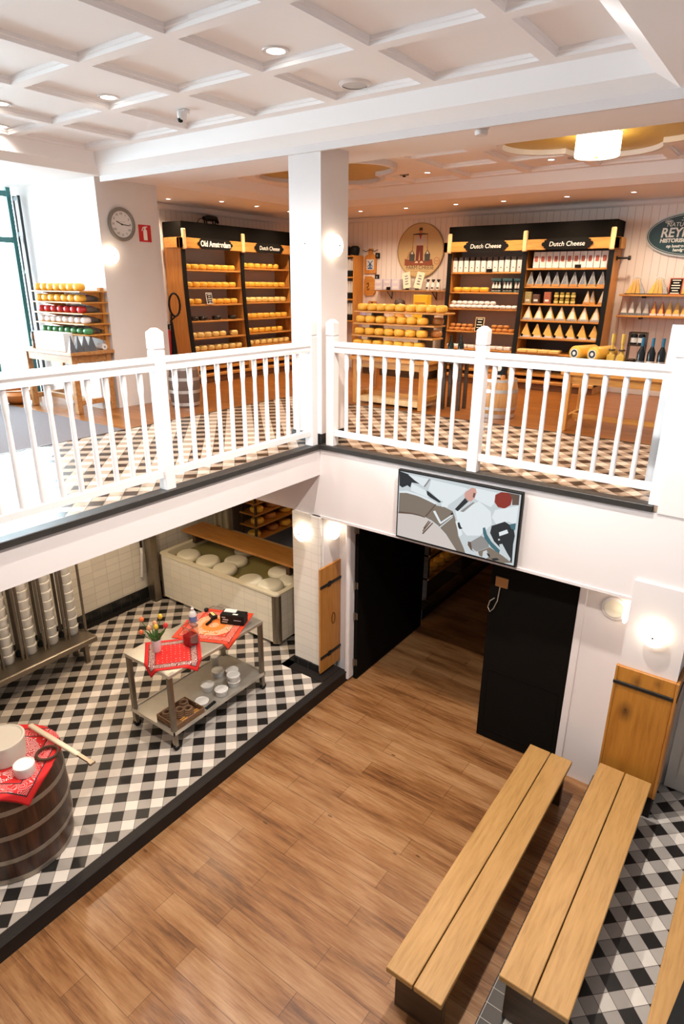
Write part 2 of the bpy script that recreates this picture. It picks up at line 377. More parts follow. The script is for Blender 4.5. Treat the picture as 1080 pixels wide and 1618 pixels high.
# lower floors
m = MB(); m.box(0.23, 3.02, -7, 6.5, ZF - 0.06, ZF); struct('floor', m, LFLOOR)
m = MB(); m.box(-3.4, 0.0, -7, 1.4, ZP - 0.1, ZP); struct('floor_platform', m, LTILE)
m = MB(); m.box(3.12, 5.5, -7, 0.6, ZP - 0.1, ZP); struct('floor_bench_platform', m, RTILE)
m = MB()
m.box(0.14, 0.233, -7, 0.2, ZF - 0.05, ZP + 0.001, 0.004); m.box(-0.03, 0.14, -0.16, 0.2, ZF - 0.05, ZP + 0.001)
m.box(0.205, 0.239, -7, 0.2, ZP - 0.016, ZP + 0.005, 0.004)
o = struct('trim_platform_kerb', m, KERBM); 
m = MB(); m.box(-0.03, 0.14, -7, -0.16, ZP - 0.05, ZP + 0.0005); m.box(-0.03, 0.0, -7, -0.1, ZP - 0.05, ZP); struct('floor_edge', m, LTILE)
m = MB(); m.box(2.99, 3.13, -7, 0.2, ZF - 0.05, ZP + 0.002, 0.004); struct('trim_bench_kerb', m, KERBT)
# black tile border and skirting round the lower platform
m = MB(); m.box(-3.1, -2.98, -7, 1.3, ZP - 0.01, ZP + 0.004); m.box(-2.98, -0.45, 1.1, 1.3, ZP - 0.01, ZP + 0.004)
m.box(-0.46, 0.14, -0.16, -0.03, ZP - 0.01, ZP + 0.004); m.box(-0.47, -0.357, -0.16, 0.4, ZP - 0.01, ZP + 0.004)
struct('floor_border', m, KERBM)
m = MB(); m.box(-3.1, -3.085, -7, 1.3, ZP, ZP + 0.16); m.box(-3.1, -2.7, 1.285, 1.3, ZP, ZP + 0.16)
struct('baseboard_left', m, tiled('black_skirting_tile_side', (0.012, 0.012, 0.012), (0.02, 0.019, 0.018), (0.055, 0.05, 0.045), 0.152, 0.3, (0, PI / 2, PI / 2), 0.2))
# lower walls
m = MB(); m.box(-3.25, -3.1, -7, 1.4, ZP - 0.1, -0.3); struct('wall_left_lower', m, WALLT)
m = MB(); m.box(-3.1, -2.78, 1.3, 1.4, ZP, -0.3); m.box(-2.78, -0.2, 1.3, 1.4, ZP, -2.02); m.box(-2.78, -0.2, 1.3, 1.4, -0.75, -0.3)
struct('wall_back_lower', m, plain('olive_beige_wall', (0.42, 0.34, 0.22), 0.5))
m = MB()
for x in (-3.05, -2.93, -2.80): m.box(x, x + 0.05, 1.255, 1.3, -2.2, -0.4, 0.006)
m.box(-2.78, -0.2, 1.27, 1.32, -2.04, -1.99, 0.005)
struct('trim_store_window', m, plain('cream_wood_trim', (0.50, 0.42, 0.28), 0.45))
# slab, beams, TV wall
m = MB(); m.box(-0.16, 0.0, -7, 0.0, -0.32, -0.05); struct('beam_left', m, WHITE)
m = MB(); m.box(-5.2, -0.1, -7, 0.1, -0.31, -0.26); m.box(-4.6, 5.5, 0.1, 5.6, -0.31, -0.26); struct('ceiling_lower', m, LOWALL)
m = MB(); m.box(-3.1, 4.8, 0.0, 0.2, -0.77, -0.045); m.box(0.0, 4.8, -0.012, 0.0, -0.785, -0.755, 0.003); struct('wall_tv', m, WHITE)
m = MB(); m.box(-0.357, 0.02, -0.03, 0.33, ZP, -0.77); struct('pillar_left', m, [PILT])
m = MB(); m.box(-0.10, 0.024, -0.036, 0.30, ZP + 0.02, -0.77, 0.004); struct('trim_pillar_corner', m, PILT)
m = MB(); m.box(0.0, 0.032, 0.01, 0.31, ZP + 0.02, -0.77, 0.003); struct('trim_pillar_side', m, WHITE)
m = MB(); m.box(-0.36, 0.0, -0.042, -0.03, ZP, ZP + 0.10); m.box(0.0, 0.04, -0.045, 0.2, ZP, ZP + 0.03); struct('baseboard_pillar', m, BLACKT)
m = MB(); m.box(0.02, 0.235, 0.30, 0.40, ZF, -0.77); m.box(0.20, 0.235, 0.2, 0.30, ZF, -0.77)
struct('wall_door_left', m, WHITE)
m = MB(); m.box(0.20, 0.262, 0.17, 0.30, ZF + 0.02, -0.77, 0.025, seg=3); struct('trim_door_left', m, WHITE)
m = MB(); m.box(2.70, 3.09, 0.2, 0.32, ZF, -0.6); struct('wall_door_right', m, WHITE)
m = MB(); m.box(2.635, 2.70, 0.19, 0.33, ZF + 0.01, -0.6, 0.006); struct('trim_door_right', m, WHITE)
m = MB(); m.box(3.07, 3.49, -0.03, 0.5, ZP, -0.6); struct('pillar_right', m, WHITE)
m = MB(); m.box(3.06, 3.50, -0.045, 0.46, ZP, ZP + 0.215, 0.004); struct('baseboard_right_pillar', m, KERBM)
m = MB(); m.box(3.49, 5.5, 0.47, 0.6, ZP, -0.3); struct('wall_right_lower', m, LOWALL)
# panelled door behind the right pillar
m = MB(); m.box(3.53, 4.35, 0.43, 0.47, ZP + 0.01, -0.72, 0.004)
for z0, z1 in ((-2.5, -1.85), (-1.75, -1.25), (-1.15, -0.85)):
    for x0, x1 in ((3.62, 3.91), (3.98, 4.27)):
        m.ring([(x0, z0), (x1, z0), (x1, z1), (x0, z1)], [(x0 + .03, z0 + .03), (x1 - .03, z0 + .03), (x1 - .03, z1 - .03), (x0 + .03, z1 - .03)], -0.012, 0.0, M=T(0, 0.43, 0) @ Matrix(((1, 0, 0, 0), (0, 0, 1, 0), (0, 1, 0, 0), (0, 0, 0, 1))))
o = struct('door_1', m, plain('grey_white_door', (0.60, 0.55, 0.49), 0.45))
# corridor behind the black doors
m = MB(); m.box(0.1, 0.24, 1.95, 6.5, ZF - 0.05, ZF + 0.15); m.box(-2.5, 0.2, 2.2, 6.5, ZF + 0.05, ZF + 0.15); struct('floor_corridor_platform', m, KERBM)
m = MB(); m.box(0.13, 0.245, 2.2, 6.5, ZF + 0.10, ZF + 0.165); struct('trim_corridor_kerb', m, tiled('corridor_kerb_tile', (0.13, 0.06, 0.022), (0.02, 0.012, 0.008), (0.01, 0.008, 0.006), 0.12, 0.12, (0, PI / 2, PI / 2), 0.5))
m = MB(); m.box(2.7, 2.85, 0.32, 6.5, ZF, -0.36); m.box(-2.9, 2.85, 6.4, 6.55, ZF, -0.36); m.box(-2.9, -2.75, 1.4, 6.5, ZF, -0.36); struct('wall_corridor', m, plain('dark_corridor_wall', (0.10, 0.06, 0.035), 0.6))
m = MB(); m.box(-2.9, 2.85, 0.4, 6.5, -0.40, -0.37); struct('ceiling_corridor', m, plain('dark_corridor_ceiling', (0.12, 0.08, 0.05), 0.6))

# upper floors
m = MB(); m.box(-2.1, 5.5, 0.0, 2.03, -0.05, 0.0); m.box(-2.1, 0.0, -7, 0.0, -0.05, 0.0); struct('floor_upper_tiles', m, UTILE)
m = MB(); m.box(-4.7, 5.5, 2.03, 5.6, -0.05, 0.0); m.box(-5.2, -2.1, -0.78, 2.03, -0.05, 0.0); struct('floor_upper_wood', m, UFLOOR)
m = MB(); m.box(-6.0, -2.1, -7, -0.78, -0.05, 0.003); struct('floor_mat', m, MATG)
m = MB(); m.box(-2.115, 5.5, 2.02, 2.04, -0.01, 0.004); m.box(-2.11, -2.09, -7, 2.03, -0.01, 0.004); struct('trim_floor_joint', m, DARKW)
m = MB()
m.box(-0.02, 3.10, -0.025, 0.085, -0.045, 0.004, 0.004); m.box(-0.085, 0.025, -7, 0.02, -0.045, 0.004, 0.004)
struct('trim_balcony_edge', m, SLATE)
# upper walls
m = MB(); m.box(-4.7, 5.5, 5.4, 5.55, 0, 2.95); struct('wall_back', m, BEADX)
m = MB(); m.box(-4.7, -4.55, 0.79, 5.55, 0, 2.95); struct('wall_left', m, BEADY)
PIER = plain('pier_plaster', (0.74, 0.68, 0.64), 0.5, var=0.04, scale=2.5)
m = MB(); m.box(-5.1, -3.247, -0.02, 0.79, 0, 2.95); struct('wall_pier', m, PIER)
m = MB(); m.box(-4.62, -3.255, 0.79, 0.86, 0, 2.66); struct('trim_pier', m, RAILW)
m = MB(); m.box(-0.37, 0.0, 0.03, 0.45, 0, 2.9); struct('column', m, WHITE)
m = MB(); m.box(-0.385, 0.012, 0.018, 0.462, 0, 0.10); struct('baseboard_column', m, BLACKT)
m = MB(); m.box(3.13, 5.5, -0.01, 0.12, -0.05, 1.06); struct('wall_parapet', m, WHITE)
m = MB(); m.box(-4.55, -4.53, 1.0, 5.4, 0, 0.14); m.box(-4.5, 5.5, 5.375, 5.4, 0, 0.14, 0.004); struct('baseboard_upper', m, WHITE)
m = MB(); m.box(-4.55, -4.49, 0.9, 5.4, 2.56, 2.66, 0.02); m.box(-4.5, 5.5, 5.34, 5.4, 2.58, 2.66, 0.02); struct('trim_cornice', m, WHITE)

# ------------------------------------------------------------------ ceiling: soffit, two coffered trays
def tray(m, x0, x1, y0, y1, ox, oy, px, py, wx, wy, skip=None):
    """tray with sloped lip, wall, rib grid and wells; the opening in the soffit is x0..x1, y0..y1"""
    # sloped lip and wall as one stepped frame
    steps = [(0.0, 2.66), (0.13, 2.73), (0.135, 2.745), (0.185, 2.86), (0.19, 2.92)]
    vs = []
    for o_, z in steps:
        vs.append([m.bm.verts.new(p) for p in ((x0 + o_, y0 + o_, z), (x1 - o_, y0 + o_, z), (x1 - o_, y1 - o_, z), (x0 + o_, y1 - o_, z))])
    for a, b in zip(vs[:-1], vs[1:]):
        for k in range(4): m.bm.faces.new((a[k], a[(k + 1) % 4], b[(k + 1) % 4], b[k]))
    X0, X1, Y0, Y1 = x0 + 0.185, x1 - 0.185, y0 + 0.185, y1 - 0.185
    # wells: positions of panel starts
    xs = [ox + px * k for k in range(-12, 13)]; ys = [oy + py * k for k in range(-12, 13)]
    xs = [(max(a, X0 + 0.02), min(a + wx, X1 - 0.02)) for a in xs]; xs = [a for a in xs if a[1] - a[0] > 0.12]
    ys = [(max(a, Y0 + 0.02), min(a + wy, Y1 - 0.02)) for a in ys]; ys = [a for a in ys if a[1] - a[0] > 0.12]
    gx = [X0] + [v for a in xs for v in a] + [X1]; gy = [Y0] + [v for a in ys for v in a] + [Y1]
    zr, zw = 2.86, 2.908
    for i in range(0, len(gx) - 1):
        for j in range(0, len(gy) - 1):
            a, b, c, d = gx[i], gx[i + 1], gy[j], gy[j + 1]
            if b - a < 1e-4 or d - c < 1e-4: continue
            well = (i % 2 == 1) and (j % 2 == 1)
            if well and skip and skip((a + b) / 2, (c + d) / 2): well = False
            if not well:
                m.bm.faces.new([m.bm.verts.new(p) for p in ((a, c, zr), (b, c, zr), (b, d, zr), (a, d, zr))])
            else:
                e = [(0, zr), (0.004, zr + 0.022), (0.014, zr + 0.026), (0.016, zw)]
                L = [[m.bm.verts.new(p) for p in ((a + o_, c + o_, z), (b - o_, c + o_, z), (b - o_, d - o_, z), (a + o_, d - o_, z))] for o_, z in e]
                for p, q in zip(L[:-1], L[1:]):
                    for k in range(4): m.bm.faces.new((p[k], p[(k + 1) % 4], q[(k + 1) % 4], q[k]))
                m.bm.faces.new(L[-1])
LOBES = []
def quatre(cx, cy, r=0.46, d=0.46, n=96, grow=0.0):
    pts = []
    cs = [(d, 0), (0, d), (-d, 0), (0, -d)]
    for k in range(n):
        t = 2 * PI * k / n; ux, uy = math.cos(t), math.sin(t); best = 0.3
        for a, b in cs:
            p = a * ux + b * uy; disc = p * p - (a * a + b * b - (r + grow) ** 2)
            if disc >= 0: best = max(best, p + math.sqrt(disc))
        pts.append((cx + best * ux, cy + best * uy))
    return pts
GOLDC = [(1.80, 1.95), (-1.52, 2.05)]
m = MB()
tray(m, -3.15, 2.82, -7.0, 0.0, 0.406, -1.03, 0.86, 0.83, 0.755, 0.735 + 0.0)
struct('ceiling_atrium', m, CEILW)
m = MB()
tray(m, -3.15, 5.4, 0.93, 3.92, -0.30, 1.38 + 0.78, 0.83, 0.78, 0.715, 0.70, lambda x, y: any(math.hypot(x - a, y - b) < 1.05 for a, b in GOLDC))
struct('ceiling_shop', m, CEILW)
m = MB()
for x0, x1, y0, y1 in ((-6.0, -3.15, -7, 0.93), (2.82, 5.5, -7, 0.0), (-3.15, 5.5, 0.0, 0.93), (-4.7, -3.15, 0.93, 5.5), (-3.15, 5.5, 3.92, 5.5), (5.4, 5.5, 0.93, 3.92)):
    m.bm.faces.new([m.bm.verts.new(p) for p in ((x0, y0, 2.66), (x1, y0, 2.66), (x1, y1, 2.66), (x0, y1, 2.66))])
m.box(-6.0, 5.5, -7, 5.6, 2.96, 3.0)
struct('ceiling', m, CEILW)
m = MB(); m.box(-3.17, 5.5, 0.0, 0.03, 2.60, 2.662); struct('beam_balcony', m, WHITE)
for gx, gy in GOLDC:
    m = MB(); m.ring(quatre(gx, gy, grow=0.05), quatre(gx, gy), 2.80, 2.862); struct('trim_ceiling_rosette', m, WHITE)
    m = MB(); m.prism(quatre(gx, gy, grow=0.01), 2.848, 2.856); struct('ceiling_rosette', m, GOLD)

# ------------------------------------------------------------------ shop front on the left
m = MB()
for y in (-0.12, -0.62, -1.75, -3.2): m.box(-5.03, -4.97, y - 0.03, y + 0.03, 0.0, 2.66, 0.004)
for z in (0.0, 2.0, 2.55): m.box(-5.025, -4.975, -7, -0.09, z, z + 0.07, 0.004)
m.box(-5.02, -4.98, -7, -0.62, 0.07, 0.35)
o = struct('window_1', m, TEAL)
n = clear('window_glass', (0.95, 0.98, 0.98), 0.06)
m = MB(); m.box(-5.004, -4.996, -7, -0.12, 0.05, 2.6); g = m.build('pane', n, o)
m = MB(); m.box(-14, -5.2, -9, 3, -0.15, -0.05); struct('street', m, plain('bright_paving', (0.6, 0.58, 0.56), 0.8))
m = MB(); m.box(-10.1, -10.0, -13, 8, -0.1, 6.5); struct('sky', m, glow('overcast_sky', DAY, E_WIN))
t = thing('folding_door', 'tall narrow black framed folding door leaf folded back beside the white pier', 'door', (-4.86, -0.09, 0))
m = MB()
for x in (-0.055, 0.055): m.box(x - 0.014, x + 0.014, -0.018, 0.018, 0.02, 2.56, 0.003)
for z in (0.02, 0.85, 1.62, 2.08, 2.5): m.box(-0.055, 0.055, -0.016, 0.016, z, z + 0.05)
m.build('frame', plain('dark_frame', (0.03, 0.035, 0.035), 0.4), t)
m = MB(); m.box(-0.044, 0.044, -0.006, 0.006, 0.06, 2.52); m.build('infill_panel', plain('pinkish_panel', (0.55, 0.47, 0.45), 0.5), t)

# ================================================================== LAMPS
def globe(loc, nrm, label):
    t = thing('wall_lamp', label, 'lamp', loc)
    nx, ny = nrm; ang = math.atan2(ny, nx)
    R = Matrix.Rotation(ang, 4, 'Z') @ Matrix.Rotation(PI / 2, 4, 'Y')     # local +Z -> outward
    m = MB(); m.lathe([(0, 0), (0.062, 0), (0.066, 0.006), (0.05, 0.018), (0, 0.018)], 24, M=R); m.build('wall_plate', RAILW, t, smooth=40)
    m = MB(); r = 0.086
    m.lathe([(0.096 * math.sin(PI * k / 14), 0.048 - 0.036 * math.cos(PI * k / 14)) for k in range(0, 15)], 28, M=R)
    m.build('glass_shade', GLOW, t, smooth=60)
    m = MB(); m.cyl((0, 0, 0), 0.008, 0.083, 0.09, 10, M=R); m.build('screw_cap', IRON, t)
    return t
globe((-0.20, -0.031, -0.985), (0, -1), 'glowing round wall lamp on the front of the cream tiled pillar below')
globe((0.033, 0.155, -0.965), (1, 0), 'glowing round wall lamp above the orange pine panel beside the black doors')
globe((3.276, -0.031, -0.995), (0, -1), 'glowing round wall lamp on the right pillar above its tall wooden panel')
gl = globe((3.069, 0.105, -0.945), (-1, 0), 'half hidden glowing wall lamp on the side of the right pillar by the round speaker'); gl.scale = (0.72, 0.95, 1)
globe((0.001, 0.20, 1.85), (1, 0), 'glowing round wall lamp on the shaded right face of the upstairs column')
globe((-0.115, 0.029, 1.86), (0, -1), 'washed out round wall lamp on the bright left face of the upstairs column')
globe((-3.246, 0.075, 1.825), (1, 0), 'glowing round wall lamp below the clock on the plaster pier')
def downlight(loc, label, group=None, on=True, r=0.062):
    t = thing('ceiling_light', label, 'ceiling light', loc, group=group)
    m = MB(); m.lathe([(r * 0.68, 0.0), (r * 0.72, -0.006), (r, -0.008), (r * 1.06, 0.0)], 24); m.build('trim_ring', RAILW, t, smooth=50)
    m = MB(); m.cyl((0, 0, 0), r * 0.68, -0.004, 0.0, 20); m.build('diffuser', BULB, t)
for x, y in DAIRY_LAMPS: downlight((x, y, -0.31), 'recessed downlight hidden under the left balcony', 'downlights under the balcony', r=0.05)
dl = ['lit recessed downlight in the coffered ceiling nearest the round ceiling speaker',
      'lit recessed downlight in the coffer beside the small dome camera',
      'lit recessed downlight cut by the picture edge in the upper coffered ceiling',
      'small lit recessed downlight in the coffered corner above the shop window']
for k in range(4): downlight((TRAY_LAMPS[k][0], TRAY_LAMPS[k][1], 2.907), dl[k], r=0.085)
for k, (x, y) in enumerate(SHOP_LAMPS[:7]): downlight((x, y, 2.66), 'tiny lit spotlight in the row over the back wall of the shop', 'spotlights along the back wall', r=0.045)
for k, (x, y) in enumerate(SHOP_LAMPS[11:]): downlight((x, y, 2.907), 'small lit spotlight inside the coffered shop ceiling', 'spotlights in the shop coffers', r=0.05)
for k, (x, y) in enumerate(SHOP_LAMPS[7:11]): downlight((x, y, 2.66), 'small lit spotlight in the soffit before the left cheese cabinet', 'spotlights over the left cabinet', r=0.045)
t = thing('ceiling_speaker', 'round white speaker grille in the coffered atrium ceiling', 'speaker', (0.67, -0.42, 2.907))
m = MB(); m.lathe([(0, -0.012), (0.09, -0.012), (0.095, -0.006)], 32); m.build('grille', plain('speaker_grille', (0.52, 0.48, 0.46), 0.7), t)
m = MB(); m.lathe([(0.094, -0.016), (0.115, -0.012), (0.125, 0.0), (0.094, 0.0)], 32); m.build('rim', RAILW, t, smooth=50)
t = thing('ceiling_speaker', 'small round speaker grille in the shop ceiling before the gold rosette', 'speaker', (1.15, 3.26, 2.907))
m = MB(); m.lathe([(0, -0.012), (0.06, -0.012), (0.066, 0.0)], 24); m.build('grille', plain('speaker_grille_grey', (0.40, 0.34, 0.30), 0.7), t)
t = thing('wall_speaker', 'round white speaker on the wall between black door and right pillar', 'speaker', (2.925, 0.198, -0.99))
R = Matrix.Rotation(PI / 2, 4, 'X')
m = MB(); m.lathe([(0.078, 0.0), (0.098, 0.0), (0.1, 0.012), (0.078, 0.02)], 32, M=R); m.build('rim', RAILW, t, smooth=50)
m = MB(); m.lathe([(0, 0.014), (0.078, 0.012), (0.078, 0)], 32, M=R); m.build('grille', plain('cream_grille', (0.66, 0.60, 0.50), 0.7), t)
t = thing('security_camera', 'small white dome camera with dark lens on the atrium ceiling', 'camera', (-0.94, -0.64, 2.907))
m = MB(); m.box(-0.07, 0.03, -0.03, 0.03, -0.03, 0.0, 0.006); m.build('bracket', RAILW, t)
m = MB(); m.lathe([(0, -0.075), (0.03, -0.07), (0.042, -0.045), (0.042, -0.01), (0, -0.01)], 20, (-0.02, -0.02, -0.01)); m.build('housing', RAILW, t, smooth=60)
m = MB(); m.lathe([(0, -0.03), (0.018, -0.024), (0.026, 0), (0, 0)], 16, (-0.03, -0.035, -0.072)); m.build('lens', BLACKP, t, smooth=60)
t = thing('smoke_detector', 'white round smoke detector under the soffit beyond the balcony', 'smoke detector', (1.40, 0.244, 2.66))
m = MB(); m.lathe([(0, -0.022), (0.05, -0.022), (0.058, -0.016), (0.058, 0), (0, 0)], 24); m.build('base', RAILW, t, smooth=40)
m = MB(); m.lathe([(0, -0.062), (0.044, -0.06), (0.05, -0.05), (0.05, -0.028), (0.04, -0.022), (0, -0.022)], 24); m.build('sensor_cap', RAILW, t, smooth=40)
t = thing('drum_lamp', 'large glowing drum lamp under the gold ceiling rosette', 'lamp', (1.80, 1.93, 2.66))
m = MB(); m.lathe([(0, 0.0), (0.195, 0.0), (0.2, 0.008), (0.2, 0.185), (0, 0.185)], 36); m.build('lamp_shade', DRUMG, t, smooth=40)
m = MB(); m.lathe([(0.2, 0.185), (0.206, 0.185), (0.206, 0.2), (0, 0.2)], 36); m.build('ceiling_plate', GOLD, t, smooth=40)
m = MB(); m.cyl((0, 0, 0), 0.018, -0.012, 0.001, 12); m.build('finial', GOLD, t)
t = thing('exhaust_sensor', 'dark small sensor block on the ceiling behind the column', 'sensor', (-0.98, 3.08, 2.907))
m = MB(); m.box(-0.05, 0.05, -0.04, 0.04, -0.04, 0, 0.008); m.build('housing', GREYM, t); m = MB(); m.cyl((0, 0, 0), 0.02, -0.055, -0.04, 12); m.build('lens', BLACKP, t)

# ================================================================== BALCONY RAILINGS
BAL_PROF = [(0.0, 0.017, 0), (0.04, 0.017, 0), (0.045, 0.015, 1), (0.70, 0.013, 1), (0.735, 0.0175, 1)]
def baluster_mesh():
    m = MB(); z0, z1 = 0.155, 0.915
    m.lathe([(0, 0), (0.0195, 0.0), (0.0185, 0.30), (0.0155, 0.56), (0.016, 0.58), (0.0215, 0.625), (0.0215, 0.765), (0, 0.765)], 12)
    me_o = m.build('baluster', RAILW, None, smooth=35)
    return me_o
BALU = baluster_mesh(); BALU_ME = BALU.data; bpy.data.objects.remove(BALU)
def newel_bm(w=0.09, h=1.05, cap=True):
    m = MB(); a = w / 2
    m.box(-a, a, -a, a, 0.0, h, 0.004)
    m.box(-a - 0.002, a + 0.002, -a - 0.002, a + 0.002, h + 0.008, h + 0.125, 0.006)
    m.box(-a + 0.006, a - 0.006, -a + 0.006, a - 0.006, h, h + 0.01)
    v = [m.bm.verts.new(p) for p in ((-a, -a, h + 0.125), (a, -a, h + 0.125), (a, a, h + 0.125), (-a, a, h + 0.125))]
    tv = [m.bm.verts.new(p) for p in ((-a * .35, -a * .35, h + 0.155), (a * .35, -a * .35, h + 0.155), (a * .35, a * .35, h + 0.155), (-a * .35, a * .35, h + 0.155))]
    m.bm.faces.new(tv)
    for k in range(4): m.bm.faces.new((v[k], v[(k + 1) % 4], tv[(k + 1) % 4], tv[k]))
    return m
def railing(name, label, axis, spans, newels, balus):
    """runs along x (axis 0) or y (axis 1); coordinates in the world, root at the balcony corner"""
    t = thing(name, label, 'railing', (0, 0, 0.002))
    c = 0.045 if axis == 0 else -0.045
    def pt(s, off): return (s, c + off) if axis == 0 else (c + off, s)
    for s in newels:
        x, y = pt(s, 0); newel_bm().build('newel_post', RAILW, t, (x, y, 0))
    for a, b in spans:
        m = MB()
        prof = [(-0.030, 0.905), (0.030, 0.905), (0.032, 0.93), (0.024, 0.945), (0.036, 0.965), (0.034, 0.985), (0.018, 1.003), (-0.018, 1.003), (-0.034, 0.985), (-0.036, 0.965), (-0.024, 0.945), (-0.032, 0.93)]
        if axis == 0: Mx = Matrix(((0, 0, 1, 0), (1, 0, 0, c), (0, 1, 0, 0), (0, 0, 0, 1)))
        else: Mx = Matrix(((1, 0, 0, c), (0, 0, 1, 0), (0, 1, 0, 0), (0, 0, 0, 1)))
        m.prism(prof, a, b, M=Mx); m.build('handrail', RAILW, t)
        m = MB(); pr = [(-0.022, 0.10), (0.022, 0.10), (0.022, 0.148), (0.014, 0.157), (-0.014, 0.157), (-0.022, 0.148)]
        m.prism(pr, a, b, M=Mx); m.build('bottom_rail', RAILW, t)
    for s in balus:
        o = bpy.data.objects.new('baluster', BALU_ME); COL.objects.link(o); o.parent = t
        x, y = pt(s, 0); o.location = (x, y, 0.152)
    return t
railing('balcony_railing', 'white wooden balcony railing running right from the column above the screen', 0,
        [(0.165, 1.60), (1.69, 3.06)], [0.12, 1.645, 3.105],
        [0.291 + 0.1406 * k for k in range(9)] + [1.765 + 0.1434 * k for k in range(9)])
railing('balcony_railing', 'white wooden balcony railing running left from the column over the cheese dairy', 1,
        [(-0.12, -1.825), (-1.915, -4.6)], [-0.075, -1.87, -4.64],
        [-0.28 - 0.1437 * k for k in range(11)] + [-2.033 - 0.1395 * k for k in range(18)])

# ================================================================== SCREEN
t = thing('television', 'flat black framed television hung on the white balcony wall', 'television', (0.0, 0.0, 0.0))
X0, X1, Z0, Z1 = 0.96, 2.145, -0.745, -0.076
m = MB(); m.box(X0, X1, -0.062, -0.02, Z0, Z1, 0.004); m.build('frame', BLACKP, t)
m = MB(); m.box(1.3, 1.8, -0.02, 0.0, -0.6, -0.2); m.build('wall_bracket', IRON, t)
def em(name, c, s=1.0):
    n = NT(name); n.base((0.01, 0.01, 0.01), 0.25, spec=0.2)
    n.b.inputs['Emission Color'].default_value = (c[0], c[1], c[2], 1); n.b.inputs['Emission Strength'].default_value = s
    return n.m
TVM = [em('screen_white', (0.55, 0.60, 0.62)), em('screen_apron', (0.72, 0.77, 0.79)), em('screen_vat', (0.20, 0.16, 0.125)), em('screen_milk', (0.60, 0.54, 0.50)),
       em('screen_dark', (0.018, 0.022, 0.026)), em('screen_teal', (0.05, 0.14, 0.17)), em('screen_red', (0.25, 0.025, 0.015)), em('screen_skin', (0.62, 0.33, 0.27)), em('screen_grey', (0.26, 0.25, 0.24)), em('screen_brown', (0.12, 0.075, 0.055))]
m = MB(); sw, sh = X1 - X0 - 0.03, Z1 - Z0 - 0.035; ly = [0]
def sp(poly, mi):
    """polygon in screen fractions, u to the right and v upwards, clipped to the glass"""
    ly[0] += 1; y = -0.0625 - ly[0] * 0.00012
    vs = [m.bm.verts.new((X0 + 0.015 + min(1, max(0, u)) * sw, y, Z0 + 0.018 + min(1, max(0, v)) * sh)) for u, v in poly]
    f = m.bm.faces.new(vs); f.material_index = mi
def arc(cx, cy, rx, ry, a0, a1, n=16): return [(cx + rx * math.cos(math.radians(a0 + (a1 - a0) * k / n)), cy + ry * math.sin(math.radians(a0 + (a1 - a0) * k / n))) for k in range(n + 1)]
sp([(-0.0, 1.0), (1.0, 1.0), (1.0, -0.0), (0.0, -0.0)], 0)
sp([(0.007, 0.675), (0.06, 0.698), (0.139, 0.689), (0.217, 0.668), (0.288, 0.636), (0.34, 0.612), (0.335, 0.557), (0.292, 0.487), (0.25, 0.39), (0.198, 0.402), (0.126, 0.4), (0.006, 0.375)], 2)
sp([(0.006, 0.697), (0.072, 0.724), (0.164, 0.714), (0.255, 0.688), (0.345, 0.642), (0.336, 0.611), (0.269, 0.644), (0.178, 0.682), (0.073, 0.692), (0.007, 0.67)], 1)
sp([(0.34, 0.602), (0.408, 0.607), (0.483, 0.572), (0.504, 0.495), (0.526, 0.377), (0.543, 0.234), (0.597, 0.065), (0.612, -0.015), (0.539, -0.005), (0.499, 0.085), (0.439, 0.211), (0.367, 0.311), (0.309, 0.363), (0.25, 0.39)], 2)
sp([(-0.003, 0.349), (0.067, 0.376), (0.159, 0.384), (0.25, 0.383), (0.315, 0.344), (0.394, 0.268), (0.453, 0.173), (0.499, 0.085), (0.533, -0.008), (0.401, 0.002), (0.247, -0.0), (0.003, 0.001)], 3)
sp([(0.006, 0.382), (0.126, 0.406), (0.198, 0.406), (0.248, 0.393), (0.248, 0.378), (0.198, 0.386), (0.126, 0.384), (0.002, 0.351)], 9)
sp([(0.247, 0.404), (0.333, 0.621), (0.341, 0.615), (0.258, 0.393)], 9)
sp([(-0.0, 1.0), (0.08, 0.978), (0.133, 0.925), (0.186, 0.868), (0.115, 0.865), (0.104, 0.785), (0.077, 0.809), (0.032, 0.76), (0.004, 0.784)], 4)
sp([(0.115, 0.854), (0.24, 0.79), (0.268, 0.693), (0.171, 0.722), (0.111, 0.745)], 1)
sp([(0.08, 0.972), (0.261, 0.968), (0.226, 0.839), (0.14, 0.906)], 1)
sp([(0.267, 0.97), (0.279, 0.968), (0.236, 0.838), (0.221, 0.841)], 8)
sp([(0.286, 0.965), (0.543, 0.949), (0.591, 0.945), (0.559, 0.851), (0.502, 0.747), (0.438, 0.639), (0.394, 0.686), (0.356, 0.704), (0.265, 0.81)], 1)
sp([(0.25, 0.794), (0.272, 0.78), (0.382, 0.671), (0.364, 0.653), (0.287, 0.7), (0.257, 0.732)], 4)
sp([(0.382, 0.65), (0.406, 0.686), (0.443, 0.673), (0.439, 0.608), (0.415, 0.609), (0.39, 0.6)], 1)
sp([(0.58, 0.921), (0.637, 0.971), (0.82, 0.965), (0.804, 0.798), (0.784, 0.75), (0.69, 0.796), (0.642, 0.83)], 1)
sp([(0.507, 0.581), (0.554, 0.62), (0.69, 0.796), (0.786, 0.689), (0.804, 0.512), (0.752, 0.387), (0.719, 0.31), (0.614, 0.265), (0.563, 0.35), (0.523, 0.481)], 1)
sp([(0.5, 0.61), (0.578, 0.806), (0.609, 0.77), (0.525, 0.588)], 4)
sp([(0.578, 0.796), (0.595, 0.833), (0.618, 0.79), (0.604, 0.754)], 8)
sp([(0.543, 0.595), (0.644, 0.769), (0.656, 0.763), (0.573, 0.596)], 8)
